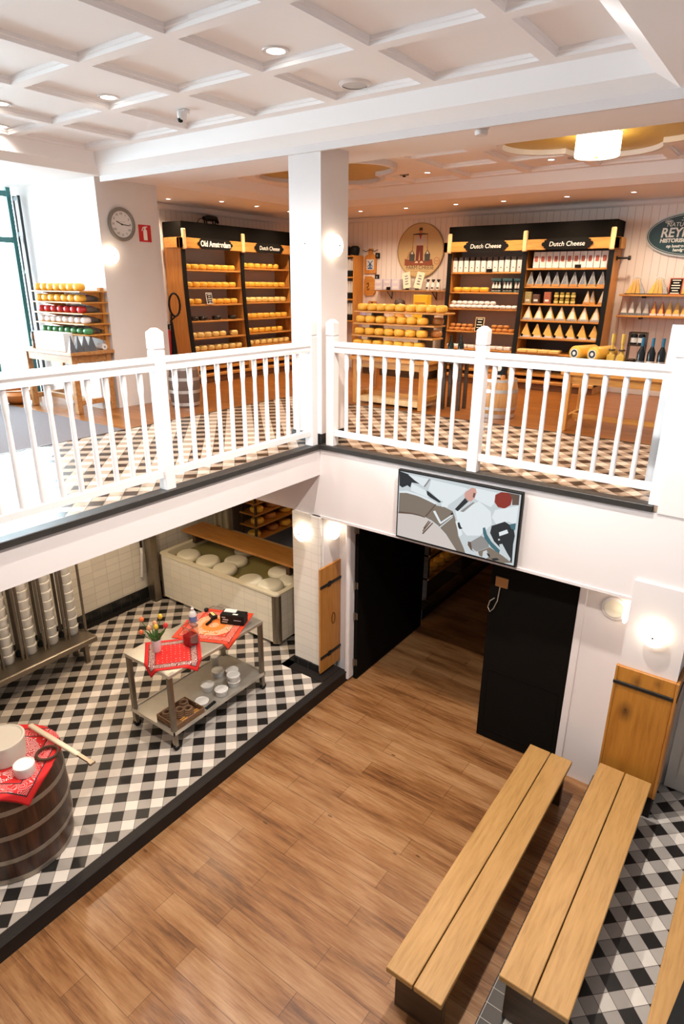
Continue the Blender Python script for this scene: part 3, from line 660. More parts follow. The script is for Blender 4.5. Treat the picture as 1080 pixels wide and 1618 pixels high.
sp([(0.57, 0.866), (0.592, 0.915), (0.625, 0.967), (0.655, 0.967), (0.665, 0.91), (0.654, 0.834), (0.627, 0.768), (0.603, 0.774), (0.572, 0.814)], 7)
sp([(0.64, 0.901), (0.657, 0.897), (0.651, 0.833), (0.637, 0.834)], 9)
sp([(0.81, 0.932), (0.853, 0.987), (0.908, 0.996), (0.938, 0.928), (0.931, 0.836), (0.89, 0.77), (0.839, 0.771), (0.809, 0.83)], 6)
sp([(0.908, 0.996), (0.989, 0.996), (0.99, 0.858), (0.942, 0.84), (0.938, 0.928)], 9)
sp([(0.819, 0.723), (0.99, 0.848), (0.986, 0.587), (0.924, 0.602), (0.838, 0.526), (0.8, 0.613)], 1)
sp([(0.231, 0.133), (0.316, 0.333), (0.326, 0.329), (0.242, 0.122)], 9)
sp([(0.233, 0.171), (0.296, 0.343), (0.305, 0.338), (0.241, 0.161)], 9)
sp([(0.239, 0.214), (0.283, 0.353), (0.291, 0.345), (0.247, 0.204)], 9)
sp([(0.317, 0.507), (0.336, 0.525), (0.397, 0.362), (0.381, 0.347)], 1)
sp([(0.381, 0.36), (0.485, 0.53), (0.491, 0.516), (0.389, 0.341)], 1)
sp([(0.38, 0.295), (0.486, 0.498), (0.492, 0.49), (0.388, 0.285)], 0)
sp([(0.466, 0.533), (0.484, 0.555), (0.491, 0.528), (0.476, 0.509)], 4)
sp([(0.512, 0.435), (0.542, 0.457), (0.578, 0.271), (0.556, 0.218)], 1)
sp([(0.531, 0.421), (0.546, 0.438), (0.563, 0.371), (0.578, 0.356), (0.552, 0.334), (0.539, 0.361)], 4)
sp([(0.573, 0.247), (0.615, 0.244), (0.642, 0.149), (0.727, 0.103), (0.719, 0.014), (0.624, -0.009), (0.589, 0.126)], 0)
sp([(0.647, 0.184), (0.731, 0.315), (0.79, 0.278), (0.8, 0.178), (0.705, 0.067), (0.668, 0.097)], 8)
sp([(0.629, 0.186), (0.653, 0.186), (0.669, 0.076), (0.693, 0.055), (0.657, 0.071), (0.629, 0.133)], 9)
sp([(0.805, 0.492), (0.902, 0.593), (0.971, 0.54), (0.987, 0.426), (0.981, 0.301), (0.987, 0.035), (0.946, 0.078), (0.896, 0.201), (0.836, 0.278), (0.798, 0.386)], 4)
sp([(0.738, 0.433), (0.755, 0.45), (0.776, 0.355), (0.814, 0.268), (0.886, 0.175), (0.883, 0.111), (0.817, 0.186), (0.761, 0.286), (0.743, 0.362)], 5)
sp([(0.865, 0.424), (0.924, 0.49), (0.937, 0.445), (0.872, 0.372)], 1)
sp([(0.937, 0.567), (0.985, 0.607), (0.984, 0.505), (0.956, 0.514)], 5)
sp([(0.877, 0.254), (0.899, 0.274), (0.943, 0.16), (0.974, 0.091), (0.97, 0.048), (0.928, 0.111), (0.892, 0.178)], 0)
sp([(0.863, 0.327), (0.877, 0.337), (0.88, 0.318), (0.867, 0.306)], 0)
sp([(0.716, 0.076), (0.806, 0.18), (0.912, 0.104), (0.987, 0.035), (0.916, 0.001), (0.79, -0.006), (0.73, 0.019)], 2)
sp([(0.757, 0.095), (0.785, 0.129), (0.806, 0.033), (0.784, -0.009), (0.754, 0.009)], 0)
sp([(0.786, 0.087), (0.81, 0.077), (0.817, 0.028), (0.797, 0.05)], 4)
sp([(0.824, 0.02), (0.868, 0.052), (0.892, 0.036), (0.847, 0.0)], 4)
m.build('screen', TVM, t)

# ================================================================== DOORS, PANELS
t = thing('black_door', 'black door leaf standing open into the dark passage by the pine panel', 'door', (0.285, 0.27, ZF + 0.01))
m = MB(); m.box(-0.02, 0.025, 0.0, 1.52, 0.0, 2.0, 0.003); m.build('leaf', BLACKD, t)
for z in (1.86, 1.2, 0.82, 0.22):
    m = MB(); m.cyl((-0.005, -0.012, 0), 0.011, z - 0.045, z + 0.045, 10); m.box(-0.02, 0.03, -0.004, 0.0, z - 0.04, z + 0.04); m.build('hinge', STEEL, t)
t = thing('black_door', 'closed black door leaf beside the white frame behind the near bench', 'door', (1.83, 0.235, ZF + 0.006))
m = MB(); m.box(0.0, 0.80, 0.0, 0.045, 0.0, 2.0, 0.003)
m.ring([(0.05, 0.10), (0.75, 0.10), (0.75, 0.80), (0.05, 0.80)], [(0.058, 0.108), (0.742, 0.108), (0.742, 0.792), (0.058, 0.792)], -0.004, 0.0, M=Matrix(((1, 0, 0, 0), (0, 0, 1, 0), (0, 1, 0, 0), (0, 0, 0, 1))))
m.build('leaf', BLACKD, t)
m = MB(); m.box(0.05, 0.17, -0.02, 0.0, 1.70, 1.80, 0.004); m.build('brass_bolt', plain('brass', (0.42, 0.24, 0.10), 0.35, 0.8), t)
m = MB(); m.tube([(0.10, -0.02, 1.70), (0.09, -0.025, 1.56), (0.06, -0.028, 1.47), (0.03, -0.03, 1.43), (0.005, -0.03, 1.47), (0.02, -0.03, 1.54), (0.06, -0.025, 1.58)], 0.005, 6); m.build('pull_chain', STEELT, t)

t = thing('pine_cladding', 'narrow orange pine panel with two black iron straps on the left pillar', 'panel', (0.033, 0.12, ZP + 0.03))
m = MB(); m.box(0.0, 0.022, -0.195, 0.185, 0.0, 1.30, 0.003)
m.build('board', PANEL, t)
for z in (0.20, 1.08):
    m = MB(); m.box(0.02, 0.03, -0.197, 0.187, z - 0.017, z + 0.017, 0.002); m.box(0.02, 0.034, -0.06, -0.01, z - 0.03, z + 0.03, 0.004); m.build('iron_strap', IRON, t)
m = MB(); m.tube([(0.024, 0.04 + 0.03 * math.cos(a * PI / 8), 0.62 + 0.07 * math.sin(a * PI / 8)) for a in range(17)], 0.006, 6); m.build('ring_pull', plain('dark_bronze', (0.14, 0.05, 0.015), 0.4, 0.4), t)
t = thing('pine_cladding', 'tall orange wooden panel with one black strap and a dark knot on the right pillar', 'panel', (3.28, -0.046, ZP + 0.22))
KNOT = None
m = MB(); m.box(-0.213, 0.213, -0.014, 0.016, 0.0, 1.115, 0.003); m.box(-0.225, -0.205, -0.02, 0.016, 0.0, 1.118, 0.003);
nn = NT('knotty_pine'); v = nn.coord((14 * .8, 14 * .8, 1.2 * .8)); f = nn.noise(v, 2.2, 7, 0.62)
X = nn.xyz()
def spot(cx, cz, r, st):
    dx = nn.math('MULTIPLY', nn.math('SUBTRACT', X[0], cx), 1.0); dz = nn.math('MULTIPLY', nn.math('SUBTRACT', X[2], cz), st)
    return nn.math('MAXIMUM', 0.0, nn.math('SUBTRACT', 1.0, nn.math('MULTIPLY', nn.math('SQRT', nn.math('ADD', nn.math('MULTIPLY', dx, dx), nn.math('MULTIPLY', dz, dz))), 1 / r)))
s_ = nn.math('MAXIMUM', spot(-0.10, 0.72, 0.07, 0.6), nn.math('MULTIPLY', spot(-0.10, 0.74, 0.02, 1), 1.6))
s_ = nn.math('MAXIMUM', s_, nn.math('MULTIPLY', spot(-0.06, 1.02, 0.05, 0.7), 0.7)); s_ = nn.math('MAXIMUM', s_, nn.math('MULTIPLY', spot(0.09, 1.06, 0.04, 0.8), 0.6))
c = nn.ramp(f, [(0.3, (0.32, 0.115, 0.014)), (0.5, (0.42, 0.165, 0.022)), (0.72, (0.48, 0.205, 0.032))])
c = nn.mix(nn.math('MINIMUM', 1.0, nn.math('MULTIPLY', s_, 0.9)), c, (0.05, 0.018, 0.006))
m.build('board', nn.base(c, 0.4), t)
ts = thing('pine_cladding', 'orange side board round the corner of the right pillar panel', 'panel', (3.505, -0.046, ZP + 0.22))
m = MB(); m.box(-0.011, 0.011, -0.02, 0.28, 0.0, 1.118, 0.003); m.build('board', PANEL, ts)
m = MB(); m.box(0.011, 0.017, -0.02, 0.28, 0.955, 0.985); m.build('iron_strap', IRON, ts)
m = MB(); m.box(-0.228, 0.212, -0.026, -0.012, 0.955, 0.985, 0.002); m.build('iron_strap', IRON, t)

# ================================================================== BENCHES
def bench(loc, x0, x1, y0, y1, h, label, taper=0.0):
    t = thing('bench', label, 'bench', loc)
    w = x1 - x0; l = y1 - y0
    for a, b, nm in ((0, w / 2 - 0.004, 'seat_plank'), (w / 2 + 0.004, w, 'seat_plank')):
        m = MB(); m.box(a, b, 0, l, h - 0.042, h, 0.004); o = m.build(nm, BENCHW, t)
    for y in (0.08, l - 0.13):
        m = MB(); m.box(0.025, w - 0.025, y, y + 0.05, 0.0, h - 0.042, 0.003); m.build('leg_board', DARKW, t)
    m = MB(); m.box(w / 2 - 0.02, w / 2 + 0.02, 0.13, l - 0.13, 0.10, 0.2, 0.003); m.box(w / 2 - 0.03, w / 2 + 0.03, 0.13, l - 0.13, h - 0.09, h - 0.042); m.build('stretcher', DARKW, t)
    return t
bench((2.477, -2.545, ZF), 2.477, 2.852, -2.545, -0.095, 0.42, 'long pale oak bench on the plank floor, end near the black door')
b = bench((3.08, -2.29, ZP + 0.003), 3.085, 3.485, -2.29, -0.155, 0.44, 'long pale oak bench on the black kerb, end against the orange wooden panel')
b = bench((3.825, -3.2, ZP), 3.81, 4.2, -3.2, -0.70, 0.44, 'oak bench cut by the picture edge on the chequered floor')
t = thing('seat_pad', 'black folded pad lying on the bench at the picture corner', 'seat pad', (3.87, -2.35, ZP + 0.4405))
m = MB(); m.prism([(0, 0), (0.3, 0), (0.3, 0.62), (0.08, 0.66)], 0, 0.035); m.build('pad', BLACKP, t)

# ================================================================== CHEESE DAIRY (LOWER LEVEL)
def rrect(x0, x1, y0, y1, r, n=5):
    pts = []
    for cx, cy, a0 in ((x1 - r, y1 - r, 0), (x0 + r, y1 - r, 90), (x0 + r, y0 + r, 180), (x1 - r, y0 + r, 270)):
        for k in range(n + 1):
            a = math.radians(a0 + 90 * k / n); pts.append((cx + r * math.cos(a), cy + r * math.sin(a)))
    return pts
t = thing('brine_vat', 'long cream tiled brine tub of floating white cheeses', 'vat', (-2.87, 0.085, ZP))
VW, VD, VH = 2.14, 1.06, 0.715
m = MB(); m.box(0.06, VW - 0.06, 0.07, VD, 0.0, 0.06); m.build('plinth', KERBM, t)
m = MB(); m.box(0.0, VW - 0.06, 0.0, 0.05, 0.055, VH - 0.02); m.build('front_wall', VATT, t)
m = MB(); m.box(0, VW - 0.05, VD - 0.05, VD, 0.055, VH - 0.02); m.build('rear_wall', VATT, t)
m = MB(); m.box(VW - 0.05, VW, 0.06, VD, 0.055, VH - 0.02); m.build('side_wall', VATX, t)
m = MB(); m.box(0.0, 0.05, 0.05, VD - 0.05, 0.055, VH - 0.02); m.build('side_wall', VATX, t)
m = MB(); m.ring(rrect(-0.015, VW + 0.012, -0.015, VD + 0.012, 0.07), rrect(0.055, VW - 0.055, 0.055, VD - 0.055, 0.06), VH - 0.022, VH)
m.ring(rrect(0.05, VW - 0.05, 0.05, VD - 0.05, 0.06), rrect(0.058, VW - 0.058, 0.058, VD - 0.058, 0.06), 0.3, VH - 0.001); m.build('rim', plain('cream_rim', (0.72, 0.64, 0.47), 0.4), t)
m = MB(); P_ = [(VW - 0.075, -0.006)] + [(VW - 0.05 + 0.056 * math.sin(math.radians(a)), 0.05 - 0.056 * math.cos(math.radians(a))) for a in range(0, 91, 15)] + [(VW + 0.006, 0.075), (VW - 0.03, 0.075), (VW - 0.075, 0.03)]
m.prism(P_, 0.04, VH - 0.022); m.build('corner_guard', STEEL, t)
m = MB(); m.box(-0.006, 0.03, -0.006, 0.03, 0.04, VH - 0.022); m.build('corner_guard', STEEL, t)
n = NT('olive_brine'); v = n.coord(); n.bump(n.noise(v, 5.0, 3), 0.08, 0.02)
m = MB(); m.box(0.05, VW - 0.05, 0.05, VD - 0.05, 0.28, VH - 0.095); m.build('brine', n.base((0.235, 0.20, 0.075), 0.12), t)
def wheel_bm(r, h, seg=24, f=0.35):
    m = MB(); b = h * f
    prof = [(0, 0), (r - b, 0)] + [(r - b + b * math.sin(a), b - b * math.cos(a)) for a in (PI / 8, PI / 4, 3 * PI / 8, PI / 2)] + [(r - b + b * math.cos(a), h - b + b * math.sin(a)) for a in (0.0, PI / 8, PI / 4, 3 * PI / 8)] + [(r - b, h), (0, h + 0.002)]
    m.lathe(prof, seg); return m
WFLOAT = None
for k, (x, y) in enumerate([(-2.56, 0.33), (-2.18, 0.34), (-1.915, 0.60), (-1.82, 0.30), (-2.05, 0.93), (-1.34, 0.28), (-1.02, 0.30), (-1.19, 0.68), (-0.92, 0.585)]):
    if WFLOAT is None:
        WFLOAT = wheel_bm(0.165, 0.10, 30, 0.48).build('round_cheese', CHEESEW, smooth=60)
        tag(WFLOAT, 'pale white cheese wheel floating in the brine tub', 'cheese', 'white cheeses floating in the brine'); o = WFLOAT
    else: o = dup(WFLOAT, (0, 0, 0))
    o.location = (x, y, -2.072 + 0.012 * math.sin(k * 2.3)); o.rotation_euler = (0.05 * math.sin(k * 1.7), 0.05 * math.cos(k * 2.9), k)
t = thing('lid_plank', 'broad stained wooden plank laid across the brine tub', 'plank', (-2.97, 0.575, -1.84))
m = MB(); m.box(0.0, 2.18, 0.0, 0.41, 0.0, 0.035, 0.004); m.build('board', PLANKW, t)
for x in (0.2, 1.95):
    m = MB(); m.box(x, x + 0.06, 0.02, 0.50, -0.125, 0.0); m.build('batten', DARKW, t)
t = thing('steel_post', 'square brushed steel post between tiled wall and brine tub', 'post', (-2.94, 0.03, ZP))
m = MB(); m.box(-0.09, 0.055, -0.07, 0.04, 0.012, 2.33, 0.004); m.build('column', STEEL, t)
m = MB(); m.box(-0.10, 0.065, -0.08, 0.05, 0.0, 0.012); m.build('foot_plate', DSTEEL, t)
t = thing('water_pipe', 'thin dark pipe with a white hose end beside the steel post', 'pipe', (-3.085, -0.16, ZP))
m = MB(); m.tube([(0.02, 0.10, 2.2), (0.02, 0.10, 0.75)], 0.016, 8); m.tube([(0.02, -0.06, 2.05), (0.03, -0.03, 1.98), (0.03, 0.04, 1.97), (0.02, 0.10, 2.02)], 0.012, 8); m.build('pipe', IRON, t)
m = MB(); m.tube([(0.02, 0.10, 0.78), (0.05, 0.08, 0.72), (0.03, 0.07, 0.5), (0.02, 0.06, 0.36)], 0.02, 8); m.build('hose_end', PLASTW, t)

# store room racks seen through the window behind the tub
CH_ME = {}
def wheel_thing(name, r, h, mat, label, cat, group, f=0.35, seg=18):
    key = (name, r, h, mat.name)
    if key not in CH_ME:
        o = wheel_bm(r, h, seg, f).build(name, mat, smooth=60); CH_ME[key] = o.data
    else:
        o = bpy.data.objects.new(name, CH_ME[key]); COL.objects.link(o)
    tag(o, label, cat, group); return o
t = thing('store_rack', 'dark wooden ripening rack with open shelves behind the brine tub', 'rack', (-2.70, 1.50, ZP))
m = MB()
for y in (0.0, 1.4, 2.8): 
    for x in (0.0, 0.28): m.box(x, x + 0.03, y, y + 0.03, 0, 2.2)
m.build('frame', DARKW, t)
RZ = [0.55, 0.76, 0.95, 1.13, 1.32, 1.50]
for z in RZ:
    m = MB(); m.box(-0.01, 0.32, -0.02, 2.85, z - 0.022, z); m.build('shelf', PLANKW, t)
for z in RZ:
    for k in range(8):
        o = wheel_thing('round_cheese', 0.10, 0.085, CHEESEO if k % 3 == 1 else CHEESE, 'cheese wheel ripening on the dark rack behind the brine tub', 'cheese', 'cheeses on the store room rack')
        o.location = (-2.70 + 0.19 + 0.02 * math.sin(k * 5 + z * 9), 1.50 + 0.13 + k * 0.33 + 0.03 * math.sin(k * 3 + z * 20), ZP + z)
light('store_lamp', 'POINT', (-1.5, 2.3, -0.85), 14, (1.0, 0.62, 0.28), 0.08)
light('passage_lamp', 'POINT', (1.0, 4.6, -0.6), 5, (1.0, 0.62, 0.30), 0.08)
# passage: rack of cheeses beyond its tiled kerb
t = thing('passage_rack', 'dim rack of cheeses seen through the open black door', 'rack', (-0.12, 2.2, ZF + 0.15))
m = MB()
for y in (0.0, 1.1, 2.2): m.box(0, 0.28, y, y + 0.05, 0, 1.95)
m.build('frame', DARKW, t)
for z in (0.35, 0.7, 1.05, 1.4, 1.75):
    m = MB(); m.box(0, 0.3, 0.0, 2.25, z - 0.025, z); m.build('shelf', PLANKW, t)
    for k in range(11):
        if k == 5: continue
        o = wheel_thing('round_cheese', 0.085, 0.09, CHEESE, 'yellow cheese wheel on the dim rack beyond the open black door', 'cheese', 'cheeses on the passage rack')
        o.location = (-0.12 + 0.18, 2.2 + 0.135 + k * 0.197, ZF + 0.15 + z)

# cheese press bench with stacks of moulds
t = thing('press_bench', 'steel cheese press bench with upright rods along the tiled wall', 'press', (-2.22, -1.37, ZP))
m = MB(); m.box(-0.38, 0.0, -2.1, 0.0, 0.27, 0.335, 0.006); m.box(-0.36, -0.01, -2.1, -0.01, 0.325, 0.338, 0.004); m.build('bench_top', STEEL, t)
for x in (-0.33, -0.09):
    for y in (-0.11, -1.2):
        m = MB(); m.box(x - 0.025, x + 0.025, y - 0.025, y + 0.025, 0.0, 0.27, 0.003); m.build('leg', STEEL, t)
SY = [-1.49, -1.742, -1.994, -2.246, -2.498, -2.75]
for k, y in enumerate(SY):
    for dx, dy in ((-0.20, -0.105), (-0.20, 0.105)):
        m = MB(); m.box(dx - 0.011, dx + 0.011, y + 1.37 + dy - 0.011, y + 1.37 + dy + 0.011, 0.335, 2.2); m.build('rod', STEEL, t)
    m = MB(); m.box(-0.36, -0.345, y + 1.37 - 0.13, y + 1.37 - 0.10, 0.335, 2.2); m.build('rod', DSTEEL, t)
    m = MB(); m.lathe([(0, 0), (0.03, 0.0), (0.034, 0.03), (0.02, 0.07), (0, 0.075)], 10, (-0.31, y + 1.37 + 0.115, 0.335)); m.build('foot_knob', BLACKP, t, smooth=50)
m = MB(); m.box(-0.27, -0.24, -2.1, -0.03, 2.17, 2.21); m.build('top_rail', STEEL, t)
MOULD = None
def mould(x, y, z, label, group, rough):
    key = 'mould' + str(rough)
    if key not in CH_ME:
        m = MB()
        if rough:
            pr = [(0, 0), (0.052, 0)]
            for k in range(5): pr += [(0.056, 0.012 + k * 0.02), (0.049, 0.02 + k * 0.02)]
            pr += [(0.056, 0.108), (0, 0.108)]
            m.lathe(pr, 14)
        else:
            m.lathe([(0, 0), (0.066, 0), (0.069, 0.004), (0.0715, 0.082), (0.079, 0.085), (0.08, 0.105), (0.074, 0.110), (0.064, 0.110), (0.062, 0.1), (0, 0.1)], 22)
        o = m.build('cheese_mould', PLASTW if not rough else FOIL, smooth=35); CH_ME[key] = o.data
    else: o = bpy.data.objects.new('cheese_mould', CH_ME[key]); COL.objects.link(o)
    o.location = (x, y, z); tag(o, label, 'cheese mould', group); return o
for k, y in enumerate(SY):
    for j in range(10):
        if y < -2.6 and j > 7: continue
        mould(-2.505, y - 0.02, ZP + 0.338 + j * 0.1105, 'smooth white plastic cheese mould in the front stacks on the steel press', 'smooth front moulds on the press', False)
    for j in range(10):
        mould(-2.50, y + 0.118, ZP + 0.338 + j * 0.1105, 'rough pale cheese mould in the narrow stacks between the front moulds', 'narrow rough moulds on the press', True) if False else mould(-2.665, y + 0.075, ZP + 0.30 + j * 0.1105, 'rough pale cheese mould in the narrow stacks behind the front moulds', 'narrow rough moulds on the press', True)
t = thing('press_ledge', 'low steel ledge under the rough rear moulds of the cheese press', 'ledge', (-2.665, -1.35, ZP))
m = MB(); m.box(-0.07, 0.06, -1.6, 0.05, 0.27, 0.30); m.build('top', STEEL, t)
for y in (-1.5, 0.0):
    m = MB(); m.box(-0.06, -0.02, y - 0.02, y + 0.02, 0.0, 0.27); m.build('leg', STEEL, t)

# trolley
TX0, TX1, TY0, TY1 = -0.93, -0.287, -1.87, -0.62
t = thing('serving_trolley', 'brushed steel serving trolley with lower shelf on the chequered tiles', 'trolley', (TX0, TY0, ZP))
w, l = TX1 - TX0, TY1 - TY0
m = MB(); m.box(0, w, 0, l, 0.815, 0.85, 0.003); m.build('table_top', STEELT, t)
m = MB(); m.box(0.01, w - 0.01, 0.01, l - 0.01, 0.185, 0.208, 0.003); m.box(0.0, w, 0.0, 0.012, 0.185, 0.222); m.box(0, w, l - 0.012, l, 0.185, 0.222); m.box(0, 0.012, 0, l, 0.185, 0.222); m.box(w - 0.012, w, 0, l, 0.185, 0.222)
m.build('shelf', STEELT, t)
for x in (0.025, w - 0.025):
    for y in (0.025, l - 0.025):
        m = MB(); m.box(x - 0.022, x + 0.022, y - 0.022, y + 0.022, 0.085, 0.815, 0.003); o = m.build('leg', STEEL, t)
        m = MB(); m.cyl((0, 0, 0), 0.036, -0.013, 0.013, 16, M=T(x, y + 0.012, 0.036) @ Matrix.Rotation(PI / 2, 4, 'Y')); m.build('caster_wheel', BLACKP, o)
        m = MB(); m.box(x - 0.02, x + 0.02, y - 0.012, y + 0.02, 0.05, 0.086); m.build('caster_fork', STEEL, o)
def cloth(name, mat, label, cat, center, half, ang, drape, th=0.0035, n=36, group=None):
    me = bpy.data.meshes.new(name); bm = bmesh.new(); uvl = bm.loops.layers.uv.new('UVMap')
    ca, sa = math.cos(ang), math.sin(ang); g = {}
    for i in range(n + 1):
        for j in range(n + 1):
            u, v_ = i / n, j / n; a, b = (u - 0.5) * 2 * half, (v_ - 0.5) * 2 * half
            x, y = center[0] + a * ca - b * sa, center[1] + a * sa + b * ca
            p = drape(x, y); p = (p[0], p[1], p[2] + 0.004 + 0.0012 * math.sin(9 * u + 7 * v_) + 0.0012 * math.sin(13 * v_ - 5 * u))
            g[i, j] = (bm.verts.new(Vector(p) - Vector((center[0], center[1], center[2]))), u, v_)
    for i in range(n):
        for j in range(n):
            q = [g[i, j], g[i + 1, j], g[i + 1, j + 1], g[i, j + 1]]
            f = bm.faces.new([k[0] for k in q]); f.smooth = True
            for lp, k in zip(f.loops, q): lp[uvl].uv = (k[1], k[2])
    bm.to_mesh(me); bm.free(); me.materials.append(mat)
    o = bpy.data.objects.new(name, me); COL.objects.link(o); o.location = center
    so = o.modifiers.new('thickness', 'SOLIDIFY'); so.thickness = 0.003; so.offset = 1
    return tag(o, label, cat, group)
ZT = ZP + 0.85
def over_table(x, y):
    z = ZT; X, Y = x, y
    if x > TX1: X = TX1 + 0.006 + 0.25 * (x - TX1); z -= (x - TX1) * 0.95
    if y < TY0: Y = TY0 - 0.006 - 0.2 * (TY0 - y); z -= (TY0 - y) * 0.95
    if x < TX0: X = TX0 - 0.006 - 0.2 * (TX0 - x); z -= (TX0 - x) * 0.95
    return X, Y, z
RED1 = bandana('red_bandana', (0.62, 0.012, 0.010), (0.82, 0.72, 0.66), (0.03, 0.012, 0.012), 0.25)
RED2 = bandana('orange_red_bandana', (0.66, 0.045, 0.012), (0.84, 0.74, 0.68), (0.05, 0.012, 0.01), 0.33, True, (0.80, 0.19, 0.025))
RED3 = bandana('crimson_bandana', (0.58, 0.010, 0.010), (0.80, 0.74, 0.72), (0.015, 0.012, 0.015), 0.4, True, (0.55, 0.012, 0.01))
cloth('bandana', RED1, 'red paisley bandana under the tulips with corners hanging off the trolley', 'bandana', (-0.545, -1.60, ZT), 0.262, PI / 4 + 0.10, over_table)
cloth('bandana', RED2, 'orange and red bandana under the black box at the far trolley end', 'bandana', (-0.625, -0.995, ZT + 0.001), 0.32, 0.42, over_table)
t = thing('tulip_vase', 'small white vase of red and yellow tulips on the trolley', 'vase', (-0.70, -1.665, ZT + 0.0105))
m = MB(); m.lathe([(0, 0), (0.036, 0), (0.038, 0.004), (0.049, 0.13), (0.046, 0.13), (0.036, 0.01), (0, 0.01)], 24); m.build('vase', plain('printed_porcelain', (0.76, 0.68, 0.66), 0.3, var=0.18, scale=30), t, smooth=50)
LEAF = plain('tulip_leaf', (0.06, 0.16, 0.03), 0.5, var=0.3, scale=14)
tul = [((-0.12, -0.05, 0.30), 'o', 0), ((0.02, 0.06, 0.33), 'y', 1), ((0.13, 0.03, 0.285), 'r', 2), ((-0.02, -0.05, 0.24), 'p', 3), ((0.05, -0.02, 0.265), 'y', 4), ((-0.09, -0.09, 0.19), 'o', 5), ((0.01, 0.0, 0.28), 'p', 6)]
TC = {'o': plain('tulip_orange', (0.75, 0.16, 0.05), 0.45), 'y': plain('tulip_yellow', (0.82, 0.52, 0.04), 0.45), 'r': plain('tulip_red', (0.68, 0.035, 0.03), 0.45), 'p': plain('tulip_peach', (0.72, 0.34, 0.16), 0.45)}
for (x, y, z), c, k in tul:
    m = MB(); m.tube([(0.012 * math.cos(k), 0.012 * math.sin(k), 0.06), (x * 0.45, y * 0.45, 0.06 + (z - 0.06) * 0.6), (x, y, z)], 0.0035, 6); st = m.build('stem', LEAF, t)
    m = MB(); m.lathe([(0, -0.005), (0.016, 0.003), (0.023, 0.018), (0.021, 0.034), (0.012, 0.046), (0, 0.044)], 10, (x, y, z)); m.build('flower', TC[c], st, smooth=60)
m = MB()
for k in range(9):
    a = k * 0.7; rr = 0.05 + 0.02 * (k % 3)
    pts = [(0.02 * math.cos(a), 0.02 * math.sin(a), 0.10), (rr * 0.7 * math.cos(a), rr * 0.7 * math.sin(a), 0.165), (rr * 1.35 * math.cos(a), rr * 1.35 * math.sin(a), 0.205 + 0.01 * (k % 2))]
    m.tube(pts, 0.01, 6, radii=[0.006, 0.012, 0.002])
m.build('foliage', LEAF, t, smooth=60)
GLASS = clear('clear_glass', (0.93, 0.94, 0.93), 0.10)
JUICE = plain('red_syrup', (0.22, 0.004, 0.008), 0.12)
t = thing('syrup_jug', 'square glass jug of dark red syrup on the trolley', 'jug', (-0.53, -1.385, ZT + 0.0105))
m = MB(); m.box(-0.055, 0.055, -0.055, 0.055, 0.0, 0.11, 0.012, seg=2); m.build('syrup', JUICE, t)
m = MB(); m.ring(rrect(-0.06, 0.06, -0.06, 0.06, 0.012, 3), rrect(-0.056, 0.056, -0.056, 0.056, 0.012, 3), 0.0, 0.205); m.build('glass_body', GLASS, t)
m = MB(); m.tube([(x, y, 0.205) for x, y in rrect(-0.058, 0.058, -0.058, 0.058, 0.012, 3)] + [(0.058, 0.046, 0.205)], 0.004, 6); m.build('rim', DSTEEL, t)
t = thing('squeeze_bottle', 'clear squeeze bottle with blue label and white cap on the trolley', 'bottle', (-0.80, -1.12, ZT + 0.0105))
m = MB(); m.lathe([(0, 0), (0.036, 0), (0.04, 0.006), (0.04, 0.12), (0.026, 0.155), (0.014, 0.165), (0, 0.165)], 20); m.build('bottle_body', plain('milky_plastic', (0.70, 0.70, 0.70), 0.3), t, smooth=40)
m = MB(); m.lathe([(0.0405, 0.04), (0.0412, 0.04), (0.0412, 0.105), (0.0405, 0.105)], 20); m.build('label', plain('blue_label', (0.10, 0.20, 0.42), 0.4, var=0.5, scale=40), t)
m = MB(); m.lathe([(0, 0.163), (0.017, 0.163), (0.016, 0.19), (0.006, 0.2), (0.005, 0.215), (0, 0.216)], 14); m.build('cap', PLASTW, t, smooth=40)
t = thing('glove_box', 'black printed box with white papers on top at the trolley corner', 'box', (-0.50, -0.83, ZT + 0.0105), 0.42)
m = MB(); m.box(-0.13, 0.13, -0.06, 0.06, 0.0, 0.105, 0.003); m.build('carton', BLACKP, t)
m = MB(); m.box(-0.11, -0.05, -0.062, -0.06, 0.02, 0.03); m.box(-0.10, -0.04, -0.062, -0.06, 0.045, 0.058); m.box(-0.11, -0.07, -0.062, -0.06, 0.072, 0.082); m.box(0.02, 0.10, -0.0615, -0.06, 0.05, 0.056); m.build('print', plain('pale_print', (0.5, 0.46, 0.44), 0.5), t)
m = MB(); m.box(-0.11, 0.02, 0.0, 0.065, 0.105, 0.112); m.box(0.0, 0.055, -0.04, -0.015, 0.105, 0.107); m.build('paper_slips', PAPERW, t)
t = thing('label_gun', 'small black hand labeller with a cream strip beside the black box', 'labeller', (-0.74, -0.90, ZT + 0.0105), -0.3)
m = MB(); m.box(-0.05, 0.05, -0.03, 0.03, 0.0, 0.045, 0.008); m.tube([(0.03, -0.02, 0.02), (0.08, -0.07, 0.018), (0.11, -0.13, 0.015)], 0.014, 8); m.build('body', BLACKP, t)
m = MB(); m.box(-0.04, 0.035, -0.015, 0.012, 0.045, 0.048); m.build('strip', CHEESEP, t)
t = thing('ladle', 'dark handled wire ladle lying at the far edge of the trolley', 'ladle', (-0.87, -0.80, ZT + 0.0105))
m = MB(); m.lathe([(0, 0.0), (0.02, 0.004), (0.026, 0.02), (0.02, 0.036), (0, 0.04)], 14, (-0.03, -0.05, 0.0)); m.build('knob', BLACKP, t, smooth=60)
m = MB(); m.tube([(-0.02, -0.03, 0.03), (0.02, 0.02, 0.055), (0.10, 0.08, 0.035), (0.17, 0.10, 0.015)], 0.005, 6); m.build('handle', DSTEEL, t)
ZS = ZP + 0.209
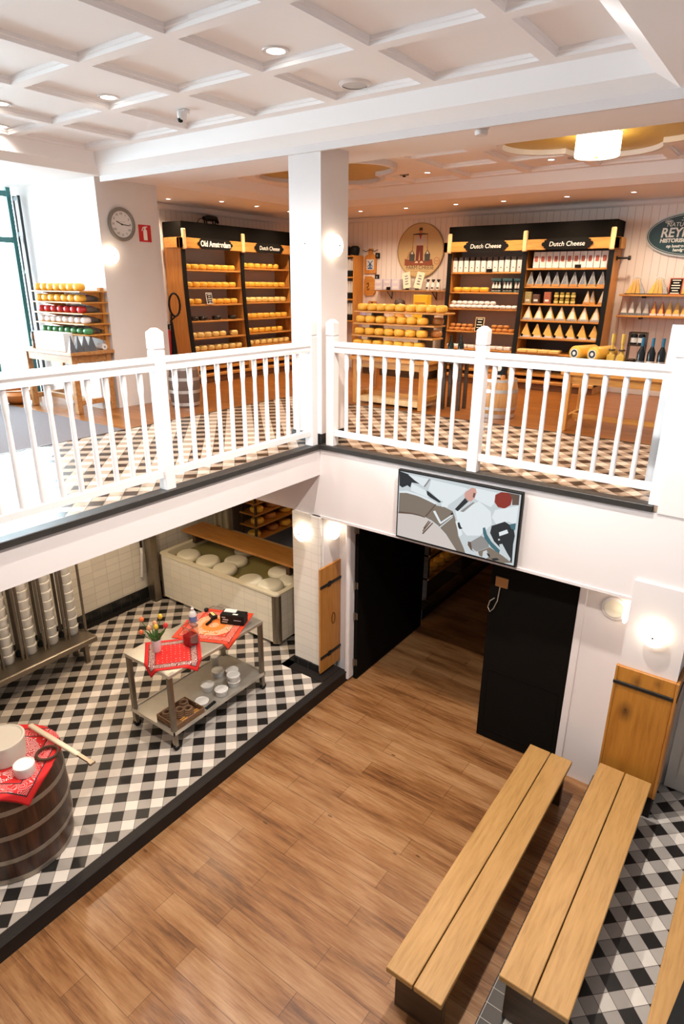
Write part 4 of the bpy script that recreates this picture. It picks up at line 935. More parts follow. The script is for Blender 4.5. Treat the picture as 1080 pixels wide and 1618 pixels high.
def tub_bm(r, h):
    m = MB(); m.lathe([(0, 0), (r * 0.86, 0), (r * 0.9, 0.004), (r * 0.97, h * 0.86), (r * 1.04, h * 0.87), (r * 1.04, h), (r * 0.96, h), (r * 0.92, h - 0.006), (0, h - 0.006)], 26); return m
lab = ['white lidded cheese tub nearest the rope basket on the trolley shelf', 'white lidded tub in the middle of the trolley shelf, far side', 'white lidded tub in the middle of the trolley shelf, near side', 'white lidded tub furthest from the rope basket on the trolley shelf',
       'white lidded tub standing behind the stacked pair on the trolley shelf', 'lower white tub of the stacked pair on the trolley shelf', 'upper white tub of the stacked pair on the trolley shelf']
for k, (x, y, z) in enumerate([(-0.40, -1.42, 0), (-0.56, -1.20, 0), (-0.385, -1.17, 0), (-0.66, -0.955, 0), (-0.545, -0.86, 0), (-0.40, -0.98, 0), (-0.40, -0.98, 0.066)]):
    o = tub_bm(0.068, 0.066).build('cheese_tub', PLASTW, smooth=35); o.location = (x, y, ZS + z); tag(o, lab[k], 'tub', 'white tubs on the trolley shelf')
t = thing('steel_canister', 'small pale canister standing by the back leg of the trolley shelf', 'canister', (-0.80, -0.87, ZS))
m = MB(); m.lathe([(0, 0), (0.036, 0), (0.038, 0.003), (0.038, 0.125), (0, 0.125)], 20); m.build('canister', plain('cream_tin', (0.55, 0.49, 0.40), 0.35), t, smooth=40)
m = MB(); m.lathe([(0, 0.126), (0.041, 0.126), (0.041, 0.14), (0, 0.145)], 20); m.build('lid', PLASTW, t, smooth=40)
WICK = plain('brown_wicker', (0.16, 0.075, 0.03), 0.7, var=0.4, scale=60)
t = thing('wicker_tray', 'low wicker tray of twine coils on the trolley shelf', 'tray', (-0.45, -1.66, ZS))
m = MB(); m.box(-0.13, 0.15, -0.165, 0.175, 0, 0.008); 
for k in range(4):
    z = 0.012 + k * 0.017
    m.tube([(-0.13, -0.165, z), (0.15, -0.165, z), (0.15, 0.175, z), (-0.13, 0.175, z), (-0.13, -0.165, z)], 0.009, 6)
m.build('basket', WICK, t)
TW = plain('twine', (0.20, 0.105, 0.05), 0.8, var=0.3, scale=50)
for k, (x, y) in enumerate([(-0.07, -0.10), (0.0, 0.0), (-0.06, 0.10), (0.05, 0.06)]):
    o = MB(); 
    for j in range(4):
        rr = 0.046 - 0.003 * j
        o.tube([(rr * math.cos(a * PI / 9), rr * math.sin(a * PI / 9), 0.014 + j * 0.02) for a in range(19)], 0.012, 6)
    o = o.build('twine_coil', TW, smooth=60); o.location = (-0.45 + x, -1.66 + y, ZS + 0.009); tag(o, 'coil of brown twine in the wicker tray on the trolley shelf', 'twine', 'twine coils in the wicker tray')
for k in range(4):
    m = MB(); m.box(-0.006, 0.006, -0.11, 0.11, -0.006, 0.006, 0.002); o = m.build('wooden_stick', OAKX); o.location = (-0.39 + 0.026 * k, -1.60, ZS + 0.016); tag(o, 'slim wooden stick lying in the wicker tray on the trolley shelf', 'stick', 'sticks in the wicker tray')
t = thing('shelf_knife', 'black handled knife at the near edge of the trolley shelf', 'knife', (-0.335, -1.36, ZS), 0.1)
m = MB(); m.box(-0.016, 0.016, -0.08, 0.06, 0.0, 0.02, 0.005); m.build('handle', BLACKP, t); m = MB(); m.box(-0.01, 0.012, -0.2, -0.08, 0.004, 0.008); m.build('blade', STEELT, t)

# barrel table
BX, BY, BR, BH = -0.50, -3.27, 0.42, 0.80
t = thing('oak_barrel', 'dark oak barrel table with steel hoops under a red bandana', 'barrel', (BX, BY, ZP))
def brad(z): return BR * (0.955 + 0.045 * math.sin(PI * min(1, max(0, z / BH))))
m = MB(); m.lathe([(0, 0.01), (brad(0) - 0.02, 0.01), (brad(0) - 0.02, 0)] + [(brad(z), z) for z in [BH * k / 10 for k in range(11)]] + [(brad(BH) - 0.02, BH), (0, BH - 0.002)], 40)
nb = NT('dark_barrel_staves'); X = nb.xyz(); ang = nb.math('ARCTAN2', X[1], X[0])
st = nb.math('LESS_THAN', nb.math('FRACT', nb.math('MULTIPLY', ang, 24 / (2 * PI))), 0.05)
f = nb.noise(nb.coord((9, 9, 1.3)), 2.5, 6)
cc = nb.ramp(f, [(0.3, (0.016, 0.006, 0.003)), (0.5, (0.042, 0.014, 0.006)), (0.7, (0.085, 0.028, 0.010))])
m.build('staves', nb.base(nb.mix(st, cc, (0.01, 0.004, 0.002)), 0.38), t, smooth=40)
for z in (0.03, 0.22, 0.44, 0.65):
    m = MB(); hh = 0.038 if z > 0.1 else 0.045
    m.lathe([(brad(z - hh / 2) + 0.001, z - hh / 2), (brad(z - hh / 2) + 0.005, z - hh / 2), (brad(z + hh / 2) + 0.005, z + hh / 2), (brad(z + hh / 2) + 0.001, z + hh / 2)], 40)
    m.build('hoop', HOOP, t, smooth=40)
ZB = ZP + BH
def over_barrel(x, y):
    dx, dy = x - BX, y - BY; r = math.hypot(dx, dy); R0 = brad(BH) + 0.004
    if r <= R0: return x, y, ZB
    e = r - R0; k = (R0 + 0.006 + 0.15 * e) / r
    return BX + dx * k, BY + dy * k, ZB - e * 0.97
cloth('bandana', RED3, 'red paisley bandana draped over the dark oak barrel', 'bandana', (BX, BY, ZB), 0.40, PI / 4 - 0.12, over_barrel, n=44)
def tubbig(r, h, name, label, loc, mat=PLASTW):
    t = thing(name, label, 'tub', loc)
    m = MB(); m.lathe([(0, 0), (r * 0.92, 0), (r * 0.95, 0.004), (r, h), (0, h)], 36); m.build('tub_body', mat, t, smooth=40)
    m = MB(); m.lathe([(r * 1.02, h - 0.012), (r * 1.02, h + 0.008), (r * 0.93, h + 0.012), (r * 0.88, h + 0.004), (0, h + 0.006)], 36); m.build('lid', mat, t, smooth=40)
    return t
tubbig(0.155, 0.165, 'cheese_tub', 'large white lidded tub on the barrel bandana', (BX + 0.0, BY + 0.03, ZB + 0.011), plain('cream_plastic', (0.62, 0.56, 0.47), 0.35, var=0.03))
tubbig(0.072, 0.075, 'cheese_tub', 'small white lidded tub beside the large one on the barrel', (BX + 0.285, BY + 0.03, ZB + 0.011))
t = thing('cheese_harp', 'long pale wooden tool with a steel tip lying across the barrel edge', 'tool', (-0.30, -2.935, ZB + 0.03), 0.06)
m = MB(); m.box(-0.36, 0.26, -0.02, 0.02, 0.0, 0.022, 0.006); m.build('handle', plain('pale_beech', (0.60, 0.50, 0.36), 0.4), t)
m = MB(); m.box(0.22, 0.40, -0.016, 0.016, 0.003, 0.018, 0.003); m.box(0.39, 0.43, -0.024, 0.024, 0.0, 0.02, 0.003); m.build('steel_tip', STEEL, t)
t = thing('iron_trivet', 'dark iron ring trivet behind the tubs on the barrel', 'trivet', (BX + 0.245, BY + 0.225, ZB + 0.011))
m = MB(); m.tube([(0.075 * math.cos(a * PI / 10), 0.075 * math.sin(a * PI / 10), 0.022) for a in range(21)], 0.012, 8)
for a in (0.5, 2.6, 4.7): m.cyl((0.075 * math.cos(a), 0.075 * math.sin(a), 0), 0.008, 0.0, 0.02, 8)
m.build('ring', plain('bronze_dark', (0.07, 0.035, 0.02), 0.4, 0.5), t)
t = thing('iron_holder', 'black scrolled iron holder at the picture edge on the barrel', 'holder', (BX + 0.13, BY - 0.20, ZB + 0.011))
m = MB(); m.cyl((0, 0, 0), 0.045, 0, 0.012, 20); m.tube([(0, 0, 0.01), (0, 0, 0.06)], 0.012, 8)
m.tube([(0.03 * math.cos(a * PI / 8), 0.0, 0.09 + 0.03 * math.sin(a * PI / 8)) for a in range(17)], 0.008, 8); m.build('scroll', IRON, t)

# ================================================================== SHOP CABINETS
def sign_board(w, h):
    """black name board with notched, pointed ends"""
    a, b = w / 2, h / 2
    r = [(-a + .07, -b), (a - .07, -b), (a - .07, -b * .72), (a - .045, -b * .72), (a - .04, -b * .35), (a - .015, -b * .3), (a, 0), (a - .015, b * .3), (a - .04, b * .35), (a - .045, b * .72), (a - .07, b * .72), (a - .07, b)]
    return r + [(-x, y) for x, y in r[::-1] if x > 0][:12][0:10] + []
def board_poly(w, h):
    a, b = w / 2, h / 2
    R_ = [(a - .07, -b), (a - .07, -b * .72), (a - .045, -b * .72), (a - .04, -b * .35), (a - .015, -b * .3), (a, 0), (a - .015, b * .3), (a - .04, b * .35), (a - .045, b * .72), (a - .07, b * .72), (a - .07, b)]
    return R_ + [(-x, y) for x, y in R_[::-1]]
CABW = 2.49
BACKP = [plain('greige_backing', (0.60, 0.51, 0.45), 0.6, var=0.06, scale=3), plain('dark_backing', (0.05, 0.035, 0.028), 0.6)]
def cabinet(name, label, loc, rz, zs, names, beam_side):
    t = thing(name, label, 'cabinet', loc, rz)
    D = 0.38
    m = MB(); m.box(0.0, CABW / 2, D - 0.02, D, 0.1, 2.2); m.build('back_panel', BACKP[0], t)
    m = MB(); m.box(CABW / 2, CABW, D - 0.02, D, 0.1, 2.2); m.build('back_panel', BACKP[1] if rz == 0 else BACKP[0], t)
    def side(x0, x1):
        """tall side whose front edge flares forward towards the floor"""
        prof = [(0.0, 2.17), (0.0, 1.6), (-0.02, 1.2), (-0.05, 0.8), (-0.09, 0.42), (-0.11, 0.2), (-0.11, 0.0), (D, 0.0), (D, 2.17)]
        m = MB(); m.prism(prof, x0, x1, M=Matrix(((0, 0, 1, 0), (1, 0, 0, 0), (0, 1, 0, 0), (0, 0, 0, 1)))); return m
    side(-0.03, 0.03).build('side_panel', OAK, t); side(CABW / 2 - 0.025, CABW / 2 + 0.025).build('divider_panel', OAK, t); side(CABW - 0.03, CABW + 0.03).build('side_panel', OAK, t)
    for x in (0.0, CABW / 2, CABW):
        m = MB(); prof = [(0.0, 2.0), (0.0, 1.6), (-0.02, 1.2), (-0.05, 0.8), (-0.09, 0.42), (-0.11, 0.2), (-0.14, 0.2), (-0.122, 0.42), (-0.08, 0.8), (-0.05, 1.2), (-0.03, 1.6), (-0.03, 2.0)]
        m.prism(prof, x - 0.032, x + 0.032, M=Matrix(((0, 0, 1, 0), (1, 0, 0, 0), (0, 1, 0, 0), (0, 0, 0, 1)))); m.build('front_stile', BLACKP, t)
        m = MB(); m.box(x - 0.034, x + 0.034, -0.075, -0.03, 2.0, 2.29, 0.012); m.build('post_head', PINE, t)
        m = MB(); m.box(x - 0.034, x + 0.034, -0.16, -0.10, 0.12, 0.34, 0.01); m.build('post_foot', PINE, t)
    m = MB(); m.box(-0.03, CABW + 0.03, -0.035, D, 2.165, 2.39, 0.004); m.build('header', BLACKD, t)
    m = MB(); m.box(-0.10, CABW + 0.10, -0.06, 0.0, 2.02, 2.165, 0.004)
    for s in beam_side: m.box(-0.10 if s < 0 else CABW + 0.03, -0.03 if s < 0 else CABW + 0.10, -0.06, D - 0.1, 2.02, 2.165, 0.004)
    m.build('cross_beam', OAKX, t)
    m = MB(); m.box(0.0, CABW, -0.10, D, 0.2, 0.235); m.box(-0.03, CABW + 0.03, -0.17, D, 0.10, 0.14, 0.004); m.build('base_deck', OAKX, t)
    m = MB(); m.box(-0.02, CABW + 0.02, -0.13, D, 0.0, 0.10); m.build('plinth', wood('dark_oak_plinth', (0.10, 0.03, 0.008), (0.16, 0.055, 0.014), (0.2, 0.075, 0.02), 'x'), t)
    for b, zz in enumerate(zs):
        x0 = 0.03 + b * CABW / 2; x1 = x0 + CABW / 2 - 0.055
        for z in zz:
            fl = -0.11 * max(0, (1.6 - z) / 1.4) ** 1.3
            m = MB(); m.box(x0, x1, fl + 0.0, D - 0.02, z - 0.024, z, 0.003); m.build('shelf', OAKX, t)
    for b, s in enumerate(names):
        big = s.startswith('Old')
        cx = CABW / 4 + b * CABW / 2
        m = MB(); m.prism(board_poly(0.74, 0.155), 0.0, 0.012, M=T(cx, -0.062, 2.095) @ XZ); o = m.build('name_board', SIGNB, t)
        text('lettering', s, 0.112 if big else 0.088, o, (cx, -0.0755, 2.092), SIGNW, shear=0.0 if big else 0.12, sx=0.86 if big else 1.0, bold=0.003 if big else 0.0)
    return t
LZ = [[1.72, 1.46, 1.207, 0.96, 0.70, 0.494], [1.77, 1.47, 1.222, 0.957, 0.715, 0.513]]
RZ_ = [[1.72, 1.423, 1.172, 0.823, 0.55], [1.77, 1.515, 1.27, 1.03, 0.774, 0.549]]
cabL = cabinet('cheese_cabinet', 'oak shop cabinet of yellow cheeses by the plaster pier with two black name boards', (-4.15, 1.98, 0.001), PI / 2, LZ, ['Old Amsterdam', 'Dutch Cheese'], [-1])
cabR = cabinet('cheese_cabinet', 'oak cabinet of boxes and cheese wedges on the back wall', (-1.205, 4.99, 0.001), 0.0, RZ_, ['Dutch Cheese', 'Dutch Cheese'], [-1, 1])
def onL(x, y, z): return (-4.15 - y, 1.98 + x, z)
def onR(x, y, z): return (-1.205 + x, 4.99 + y, z)
def flare(z): return -0.11 * max(0, (1.6 - z) / 1.4) ** 1.3
ORD = ['top', 'second', 'third', 'fourth', 'fifth', 'lowest']
# left cabinet
for b, rows in enumerate([[(7, CHEESE), (7, CHEESE), (7, CHEESE), (4, CHEESEB), (6, CHEESEP), (7, CHEESEP)], [(6, CHEESE), (7, CHEESE), (7, CHEESEP), (7, CHEESE), (6, CHEESE), (7, CHEESEP)]]):
    for s, (n_, mat) in enumerate(rows):
        z = LZ[b][s]; bay = 'left' if b == 0 else 'right'
        col = {CHEESE: 'yellow', CHEESEB: 'black waxed', CHEESEP: 'pale yellow'}[mat]
        xs = [0.10 + 0.158 * k for k in range(n_)]
        if mat is CHEESEB: xs = [0.16, 0.34, 0.64, 1.0]
        if b == 0 and s == 4: xs = [0.08, 0.235, 0.39, 0.555, 0.71, 0.98]
        for k, x in enumerate(xs):
            if b == 0 and s == 2 and k == 2: continue
            o = wheel_thing('round_cheese', 0.074, 0.082 if mat is not CHEESEB else 0.062, mat, '%s cheese on the %s shelf, %s bay of the cabinet by the pier' % (col, ORD[s], bay), 'cheese', '%s cheeses, %s shelf, pier side cabinet, %s bay' % (col, ORD[s], bay))
            o.location = onL(0.03 + b * CABW / 2 + x + 0.004 * math.sin(k * 7 + s), 0.095 + flare(z), z + 0.0025)
def card(name, label, loc, rz, w, h, face, frame, lines=3, lean=-0.15):
    t = thing(name, label, 'sign', loc, rz)
    M_ = Matrix.Rotation(lean, 4, 'X')
    m = MB(); m.box(-w / 2, w / 2, 0.0, 0.012, 0, h, M=M_); m.build('frame', frame, t)
    m = MB(); m.box(-w / 2 + 0.012, w / 2 - 0.012, -0.002, 0.0, 0.012, h - 0.012, M=M_); f = m.build('face', face, t)
    m = MB()
    for k in range(lines):
        z = h - 0.03 - (h - 0.05) * k / max(1, lines - 1) ; ww = (w / 2 - 0.022) * (0.6 + 0.35 * math.sin(k * 2.1 + 1) ** 2)
        m.box(-ww, ww, -0.004, -0.002, z - h * 0.028, z + h * 0.028, M=M_)
    m.build('chalk_lines', SIGNW if face is SIGNB else SIGNB, f); return t
card('price_card', 'red topped chalk price card among the cheeses of the pier side cabinet', onL(0.03 + 0.43, -0.02 + flare(1.207), 1.2095), PI / 2, 0.125, 0.175, SIGNB, PAPERW, 5)
# things on top of and inside the left cabinet
t = thing('cow_figure', 'small dark figure standing on top of the pier side cabinet', 'figurine', onL(0.75, 0.16, 2.3915), PI / 2)
m = MB(); m.tube([(-0.14, 0, 0.09), (-0.05, 0, 0.10), (0.06, 0, 0.10), (0.12, 0, 0.10), (0.17, 0, 0.04)], 0.045, 8, radii=[0.03, 0.045, 0.045, 0.04, 0.02]); 
for x in (-0.10, 0.08):
    for y in (-0.025, 0.025): m.tube([(x, y, 0.09), (x, y, 0.0)], 0.012, 6)
m.build('body', BLACKP, t, smooth=60); m = MB(); m.tube([(-0.14, 0, 0.09), (-0.22, 0, 0.08), (-0.29, 0, 0.0)], 0.006, 6); m.build('tail', BLACKP, t)
for k, x in enumerate((1.42, 1.62, 1.82, 2.02)):
    o = MB(); o.lathe([(0, 0), (0.05, 0), (0.055, 0.01), (0.055, 0.11), (0.05, 0.12), (0, 0.125)], 16); o = o.build('storage_jar', [plain('jar_dark', (0.06, 0.02, 0.012), 0.3), REDP][k % 2] if True else None, smooth=40); o.location = onL(x, 0.03, 0.238); tag(o, ['dark jar', 'red jar'][k % 2] + ' on the base deck of the pier side cabinet', 'jar', ['dark', 'red'][k % 2] + ' jars low in the pier side cabinet')

# right cabinet, left bay
def bottle_white(label, group, loc):
    key = 'wb'
    if key not in CH_ME:
        t = thing('gift_bottle', label, 'bottle', loc, 0, group)
        m = MB(); m.box(-0.038, 0.038, -0.038, 0.038, 0.0, 0.17, 0.004); m.build('carton', PAPERW, t)
        m = MB(); m.tube([(0, -0.02, 0.17), (0.016, -0.02, 0.195), (0.0, -0.02, 0.222), (-0.016, -0.02, 0.20), (0, -0.02, 0.18)], 0.009, 6); m.box(-0.034, 0.034, -0.03, 0.03, 0.17, 0.225, 0.004); m.build('printed_top', plain('white_black_print', (0.10, 0.09, 0.085), 0.5, var=0.9, scale=45), t)
        m = MB(); m.box(-0.008, 0.008, -0.0395, -0.038, 0.06, 0.075); m.build('seal', IRON, t)
        CH_ME[key] = t
    else: t = dup(CH_ME[key], loc)
    return t
for k in range(12): bottle_white('white carton with swirled black top in the wall cabinet', 'white cartons on the wall cabinet', onR(0.085 + 0.098 * k, 0.05, 1.7225))
def tagcard(loc, label):
    m = MB(); m.box(-0.045, 0.045, -0.004, 0.0, 0, 0.045); o = m.build('shelf_tag', SIGNB); o.location = loc; tag(o, label, 'price tag'); return o
tagcard(onR(0.69, -0.005, 1.7225), 'black price tag before the white cartons of the wall cabinet')
tagcard(onR(CABW / 2 + 0.80, -0.005, 1.7725), 'black price tag before the red spotted white packs of the wall cabinet')
for k in range(4):
    o = wheel_thing('round_cheese', 0.075, 0.07, CHEESE, 'flat yellow cheese on the second shelf of the wall cabinet, left bay', 'cheese', 'flat yellow cheeses in the wall cabinet')
    o.location = onR(0.13 + 0.155 * k, 0.085, 1.4255)
for k in range(3):
    t = thing('milk_pack', 'dark teal pack of small white bottles, ' + ['left', 'middle', 'right'][k] + ' of three in the wall cabinet', 'gift pack', onR(0.80 + 0.185 * k, 0.05, 1.4255), 0, 'teal packs of white bottles')
    m = MB(); m.box(-0.08, 0.08, 0.0, 0.07, 0, 0.02); m.box(-0.08, 0.08, 0.06, 0.07, 0, 0.205); m.box(-0.08, 0.08, -0.02, 0.07, 0.165, 0.205, 0.004); m.build('carrier', plain('dark_teal_card', (0.03, 0.075, 0.085), 0.4, var=0.4, scale=30), t)
    for x in (-0.05, 0.0, 0.05):
        m = MB(); m.lathe([(0, 0.02), (0.021, 0.02), (0.022, 0.09), (0.011, 0.125), (0.011, 0.15), (0, 0.15)], 12, (x, 0.015, 0)); m.build('bottle', PAPERW, t, smooth=50)
    for x in (-0.05, 0.0, 0.05):
        m = MB(); m.lathe([(0.0225, 0.03), (0.023, 0.03), (0.023, 0.06), (0.0225, 0.06)], 12, (x, 0.015, 0)); m.build('label', IRON, t)
SOFTW = plain('white_waxed_paper', (0.80, 0.74, 0.72), 0.6, var=0.1, scale=24)
for r, (n_, z0, dx, yy) in enumerate([(12, 0.0, 0.0, 0.03), (8, 0.0, 0.02, 0.12), (8, 0.057, 0.01, 0.075)]):
    for k in range(n_):
        key = 'softw'
        if key not in CH_ME: o = wheel_bm(0.047, 0.056, 14, 0.45).build('wrapped_cheese', SOFTW, smooth=60); CH_ME[key] = o.data
        else: o = bpy.data.objects.new('wrapped_cheese', CH_ME[key]); COL.objects.link(o)
        lay = 'upper layer' if r == 2 else ('front row' if r == 0 else 'rear row')
        tag(o, 'white wrapped little cheese in the %s of the wall cabinet' % lay, 'cheese', 'white wrapped cheeses, ' + lay); o.location = onR(0.085 + dx + 0.097 * k, yy + flare(1.17), 1.1745 + z0)
for r, (n_, z0, yy) in enumerate([(11, 0.0, 0.04), (10, 0.053, 0.075)]):
    for k in range(n_):
        if r == 1 and 4 <= k <= 6: continue
        o = wheel_thing('small_cheese', 0.05, 0.052, CHEESEO, 'brown smoked little cheese in the %s layer of the wall cabinet' % ['lower', 'upper'][r], 'cheese', 'smoked little cheeses, %s layer' % ['lower', 'upper'][r], 0.42, 14)
        o.location = onR(0.09 + 0.104 * k + 0.01 * r, yy + 0.03 + flare(0.823), 0.8255 + z0)
card('chalk_card', 'wood framed chalk card between the smoked cheeses of the wall cabinet', onR(0.62, -0.025 + flare(0.823), 0.8255), 0.0, 0.15, 0.22, SIGNB, PINE, 5)
for k in range(9):
    m = MB(); m.box(-0.055, 0.055, -0.08, 0.08, 0, 0.055, 0.014, seg=2); o = m.build('wrapped_block', SOFTW); o.location = onR(0.11 + 0.125 * k, 0.10 + flare(0.55), 0.5525); tag(o, 'white wrapped block on the lowest shelf of the wall cabinet', 'cheese', 'white wrapped blocks in the wall cabinet')
# right cabinet, right bay
XB = CABW / 2 + 0.03
SPOT = plain('red_spot_print', (0.40, 0.09, 0.06), 0.5)
tp = None
for k in range(11):
    loc = onR(XB + 0.14 + 0.098 * k, 0.05, 1.7725)
    if tp is None:
        tp = thing('spotted_pack', 'white pack with a red spot in the wall cabinet', 'pack', loc, 0, 'red spotted white packs')
        m = MB(); m.box(-0.045, 0.045, -0.03, 0.05, 0.0, 0.225, 0.004); m.build('carton', PAPERW, tp)
        m = MB(); m.box(-0.022, 0.022, -0.032, -0.03, 0.09, 0.165, 0.006); m.build('red_spot', SPOT, tp)
    else: dup(tp, loc)
def wedge_bm(w, d, h):
    m = MB(); v = [m.bm.verts.new(p) for p in ((-w / 2, -d / 2, 0), (w / 2, -d / 2, 0), (w / 2, d / 2, 0), (-w / 2, d / 2, 0), (-w * .05, 0, h), (w * .05, 0, h))]
    for q in ((0, 1, 5, 4), (2, 3, 4, 5), (1, 2, 5), (3, 0, 4), (3, 2, 1, 0)): m.bm.faces.new([v[i] for i in q])
    return m
def wedge(kind, wrap, body, band, label, group, loc, w=0.115, h=0.185, logo=None, sc=1.0, rz=0.0):
    key = ('wedge', kind)
    if key not in CH_ME:
        t = thing('cheese_wedge', label, 'cheese', loc, rz, group)
        wedge_bm(w, 0.075, h).build('wrapper', wrap, t)
        m = MB(); v = [(-w * .28, -0.04), (w * .28, -0.04), (w * .03, 0), (-w * .03, 0)]
        m = MB(); vs = [m.bm.verts.new(p) for p in ((-w * .30, -0.0388, 0.028), (w * .30, -0.0388, 0.028), (w * .04, -0.0045, h * .92), (-w * .04, -0.0045, h * .92), (-w * .30, -0.034, 0.028), (w * .30, -0.034, 0.028), (w * .04, 0, h * .92), (-w * .04, 0, h * .92))]
        for q in ((0, 1, 2, 3), (0, 4, 5, 1), (1, 5, 6, 2), (2, 6, 7, 3), (3, 7, 4, 0)): m.bm.faces.new([vs[i] for i in q])
        m.build('label', body, t)
        m = MB(); m.box(-w / 2 + 0.004, w / 2 - 0.004, -0.0415, -0.036, 0.004, 0.032); m.build('base_band', band, t)
        if logo: m = MB(); m.cyl((0, 0, 0), 0.021, 0, 0.004, 14, M=T(-w * .3, -0.0425, 0.032) @ XZ); m.build('round_logo', logo, t)
        CH_ME[key] = t
    else: t = dup(CH_ME[key], loc, rz, label, group)
    return t
YEL = plain('yellow_cheese_print', (0.78, 0.46, 0.09), 0.35, var=0.2, scale=18); YEL2 = plain('golden_label', (0.70, 0.40, 0.10), 0.4, var=0.25, scale=30)
BLU = plain('blue_grey_print', (0.16, 0.18, 0.21), 0.4, var=0.8, scale=60)
for k in range(9): wedge('silver', FOIL, PAPERW if False else BLU, OAKX, 'silvery wrapped cheese wedge in the wall cabinet', 'silvery wedges in the wall cabinet', onR(XB + 0.075 + 0.13 * k, 0.06 + flare(1.515), 1.5175), 0.12, 0.2)
for k in range(7): wedge('yellow4', YEL, PAPERW, FOIL, 'yellow cheese wedge on the fourth shelf of the wall cabinet, right bay', 'yellow wedges on the fourth shelf', onR(XB + 0.10 + 0.168 * k, 0.06 + flare(1.03), 1.0325), 0.15, 0.195)
for k in range(7): wedge('yellow5', YEL, YEL2, PAPERW, 'yellow cheese wedge with round black mark on the fifth shelf of the wall cabinet', 'round marked wedges on the fifth shelf', onR(XB + 0.10 + 0.17 * k, 0.06 + flare(0.774), 0.7765), 0.16, 0.2, SIGNB)
for k, (x, nm, c) in enumerate([(0.075, 'blue and yellow', (0.35, 0.27, 0.10)), (0.20, 'dark brown', (0.10, 0.04, 0.02)), (0.37, 'brick red', (0.35, 0.10, 0.05))]):
    t = thing('printed_pack', '%s printed pack on the third shelf of the wall cabinet' % nm, 'pack', onR(XB + x, 0.05 + flare(1.27), 1.2725))
    m = MB(); m.box(-0.05, 0.05, -0.03, 0.03, 0, 0.165 if k != 1 else 0.13, 0.004); m.build('carton', plain(nm.replace(' ', '_') + '_print', c, 0.4, var=0.5, scale=30), t)
    m = MB(); m.box(-0.03, 0.03, -0.032, -0.03, 0.03, 0.06); m.build('label', PAPERW, t)
JARG = plain('olive_relish', (0.24, 0.19, 0.03), 0.25, var=0.3, scale=30)
tp = None
for k in range(4):
    for j in range(2):
        loc = onR(XB + 0.50 + 0.083 * k, 0.05 + flare(1.27), 1.2725 + 0.083 * j)
        lb = 'little green relish jar in the %s row of the wall cabinet' % ['lower', 'upper'][j]; gp = 'relish jars, %s row' % ['lower', 'upper'][j]
        if tp is None:
            tp = thing('relish_jar', lb, 'jar', loc, 0, gp)
            m = MB(); m.lathe([(0, 0), (0.03, 0), (0.032, 0.005), (0.032, 0.055), (0.024, 0.062), (0, 0.062)], 14); m.build('jar', JARG, tp, smooth=40)
            m = MB(); m.lathe([(0, 0.063), (0.027, 0.063), (0.027, 0.078), (0, 0.08)], 14); m.build('lid', GOLD, tp, smooth=40)
            m = MB(); m.lathe([(0.0325, 0.015), (0.0328, 0.015), (0.0328, 0.042), (0.0325, 0.042)], 14); m.build('label', CHEESEP, tp)
        else: dup(tp, loc, 0, lb, gp)
for k, x in enumerate((0.96, 1.02, 1.17)):
    wedge('mixed', YEL2, FOIL, OAKX, ['golden label wedge', 'golden label wedge', 'golden label wedge'][k] + (' in the pair' if k < 2 else ' at the end') + ' on the third shelf of the wall cabinet', 'pair of golden wedges' if k < 2 else 'end wedge', onR(XB + x - 0.01, 0.055 + flare(1.27) + 0.05 * (k % 2), 1.2725), 0.10, 0.185)
for k in range(4):
    m = MB(); m.box(-0.075, 0.075, -0.09, 0.09, 0, 0.05, 0.008); o = m.build('cheese_block', CHEESEP); o.location = onR(XB + 0.10 + 0.165 * k, 0.06 + flare(0.549), 0.5515); tag(o, 'flat yellow cheese block on the lowest shelf of the wall cabinet, right bay', 'cheese', 'flat yellow blocks in the wall cabinet')
t = thing('bottle_holder', 'black iron rod bracket on the right side of the wall cabinet', 'bracket', (1.38, 5.16, 1.90))
m = MB(); m.tube([(-0.065, 0, 0), (0.09, 0, 0)], 0.014, 8); m.cyl((0, 0, 0), 0.03, 0.09, 0.12, 12, M=Matrix.Rotation(PI / 2, 4, 'Y')); m.cyl((0, 0, 0), 0.03, -0.065, -0.05, 12, M=Matrix.Rotation(PI / 2, 4, 'Y')); m.build('rod', IRON, t)

# ================================================================== BACK WALL
def disc_poly(rx, ry, n=48): return [(rx * math.cos(2 * PI * k / n), ry * math.sin(2 * PI * k / n)) for k in range(n)]
t = thing('farm_cheese_sign', 'round tan sign of a farmer with yoked pails reading FARM CHEESE', 'sign', (-1.985, 5.395, 2.085))
m = MB(); m.prism(disc_poly(0.45, 0.435), 0.0, 0.02, M=XZ); m.build('board', plain('tan_board', (0.56, 0.40, 0.20), 0.5, var=0.06, scale=2), t)
m = MB(); m.ring(disc_poly(0.455, 0.44), disc_poly(0.44, 0.425), 0.0, 0.026, M=XZ); m.build('rim', plain('brown_rim', (0.36, 0.23, 0.10), 0.5), t)
PICM = [plain('pic_dark', (0.03, 0.018, 0.013), 0.6), plain('pic_trousers', (0.17, 0.03, 0.02), 0.6), plain('pic_shirt', (0.50, 0.42, 0.38), 0.6), plain('pic_skin', (0.45, 0.2, 0.1), 0.6), plain('pic_ground', (0.26, 0.07, 0.03), 0.6), plain('pic_clog', (0.72, 0.58, 0.42), 0.6), plain('pic_pail', (0.06, 0.055, 0.05), 0.6), plain('pic_milk', (0.66, 0.58, 0.50), 0.6), plain('pic_red', (0.40, 0.05, 0.03), 0.6), plain('pic_field', (0.46, 0.24, 0.10), 0.6)]
m = MB(); ly[0] = 0
def pp(poly, mi):
    ly[0] += 1; m.prism(poly, 0.0202, 0.0212 + ly[0] * 0.0001, mi, M=XZ)
pp([(-0.30, -0.24), (0.26, -0.24), (0.24, -0.14), (0.10, -0.16), (-0.1, -0.16), (-0.30, -0.13)], 4)
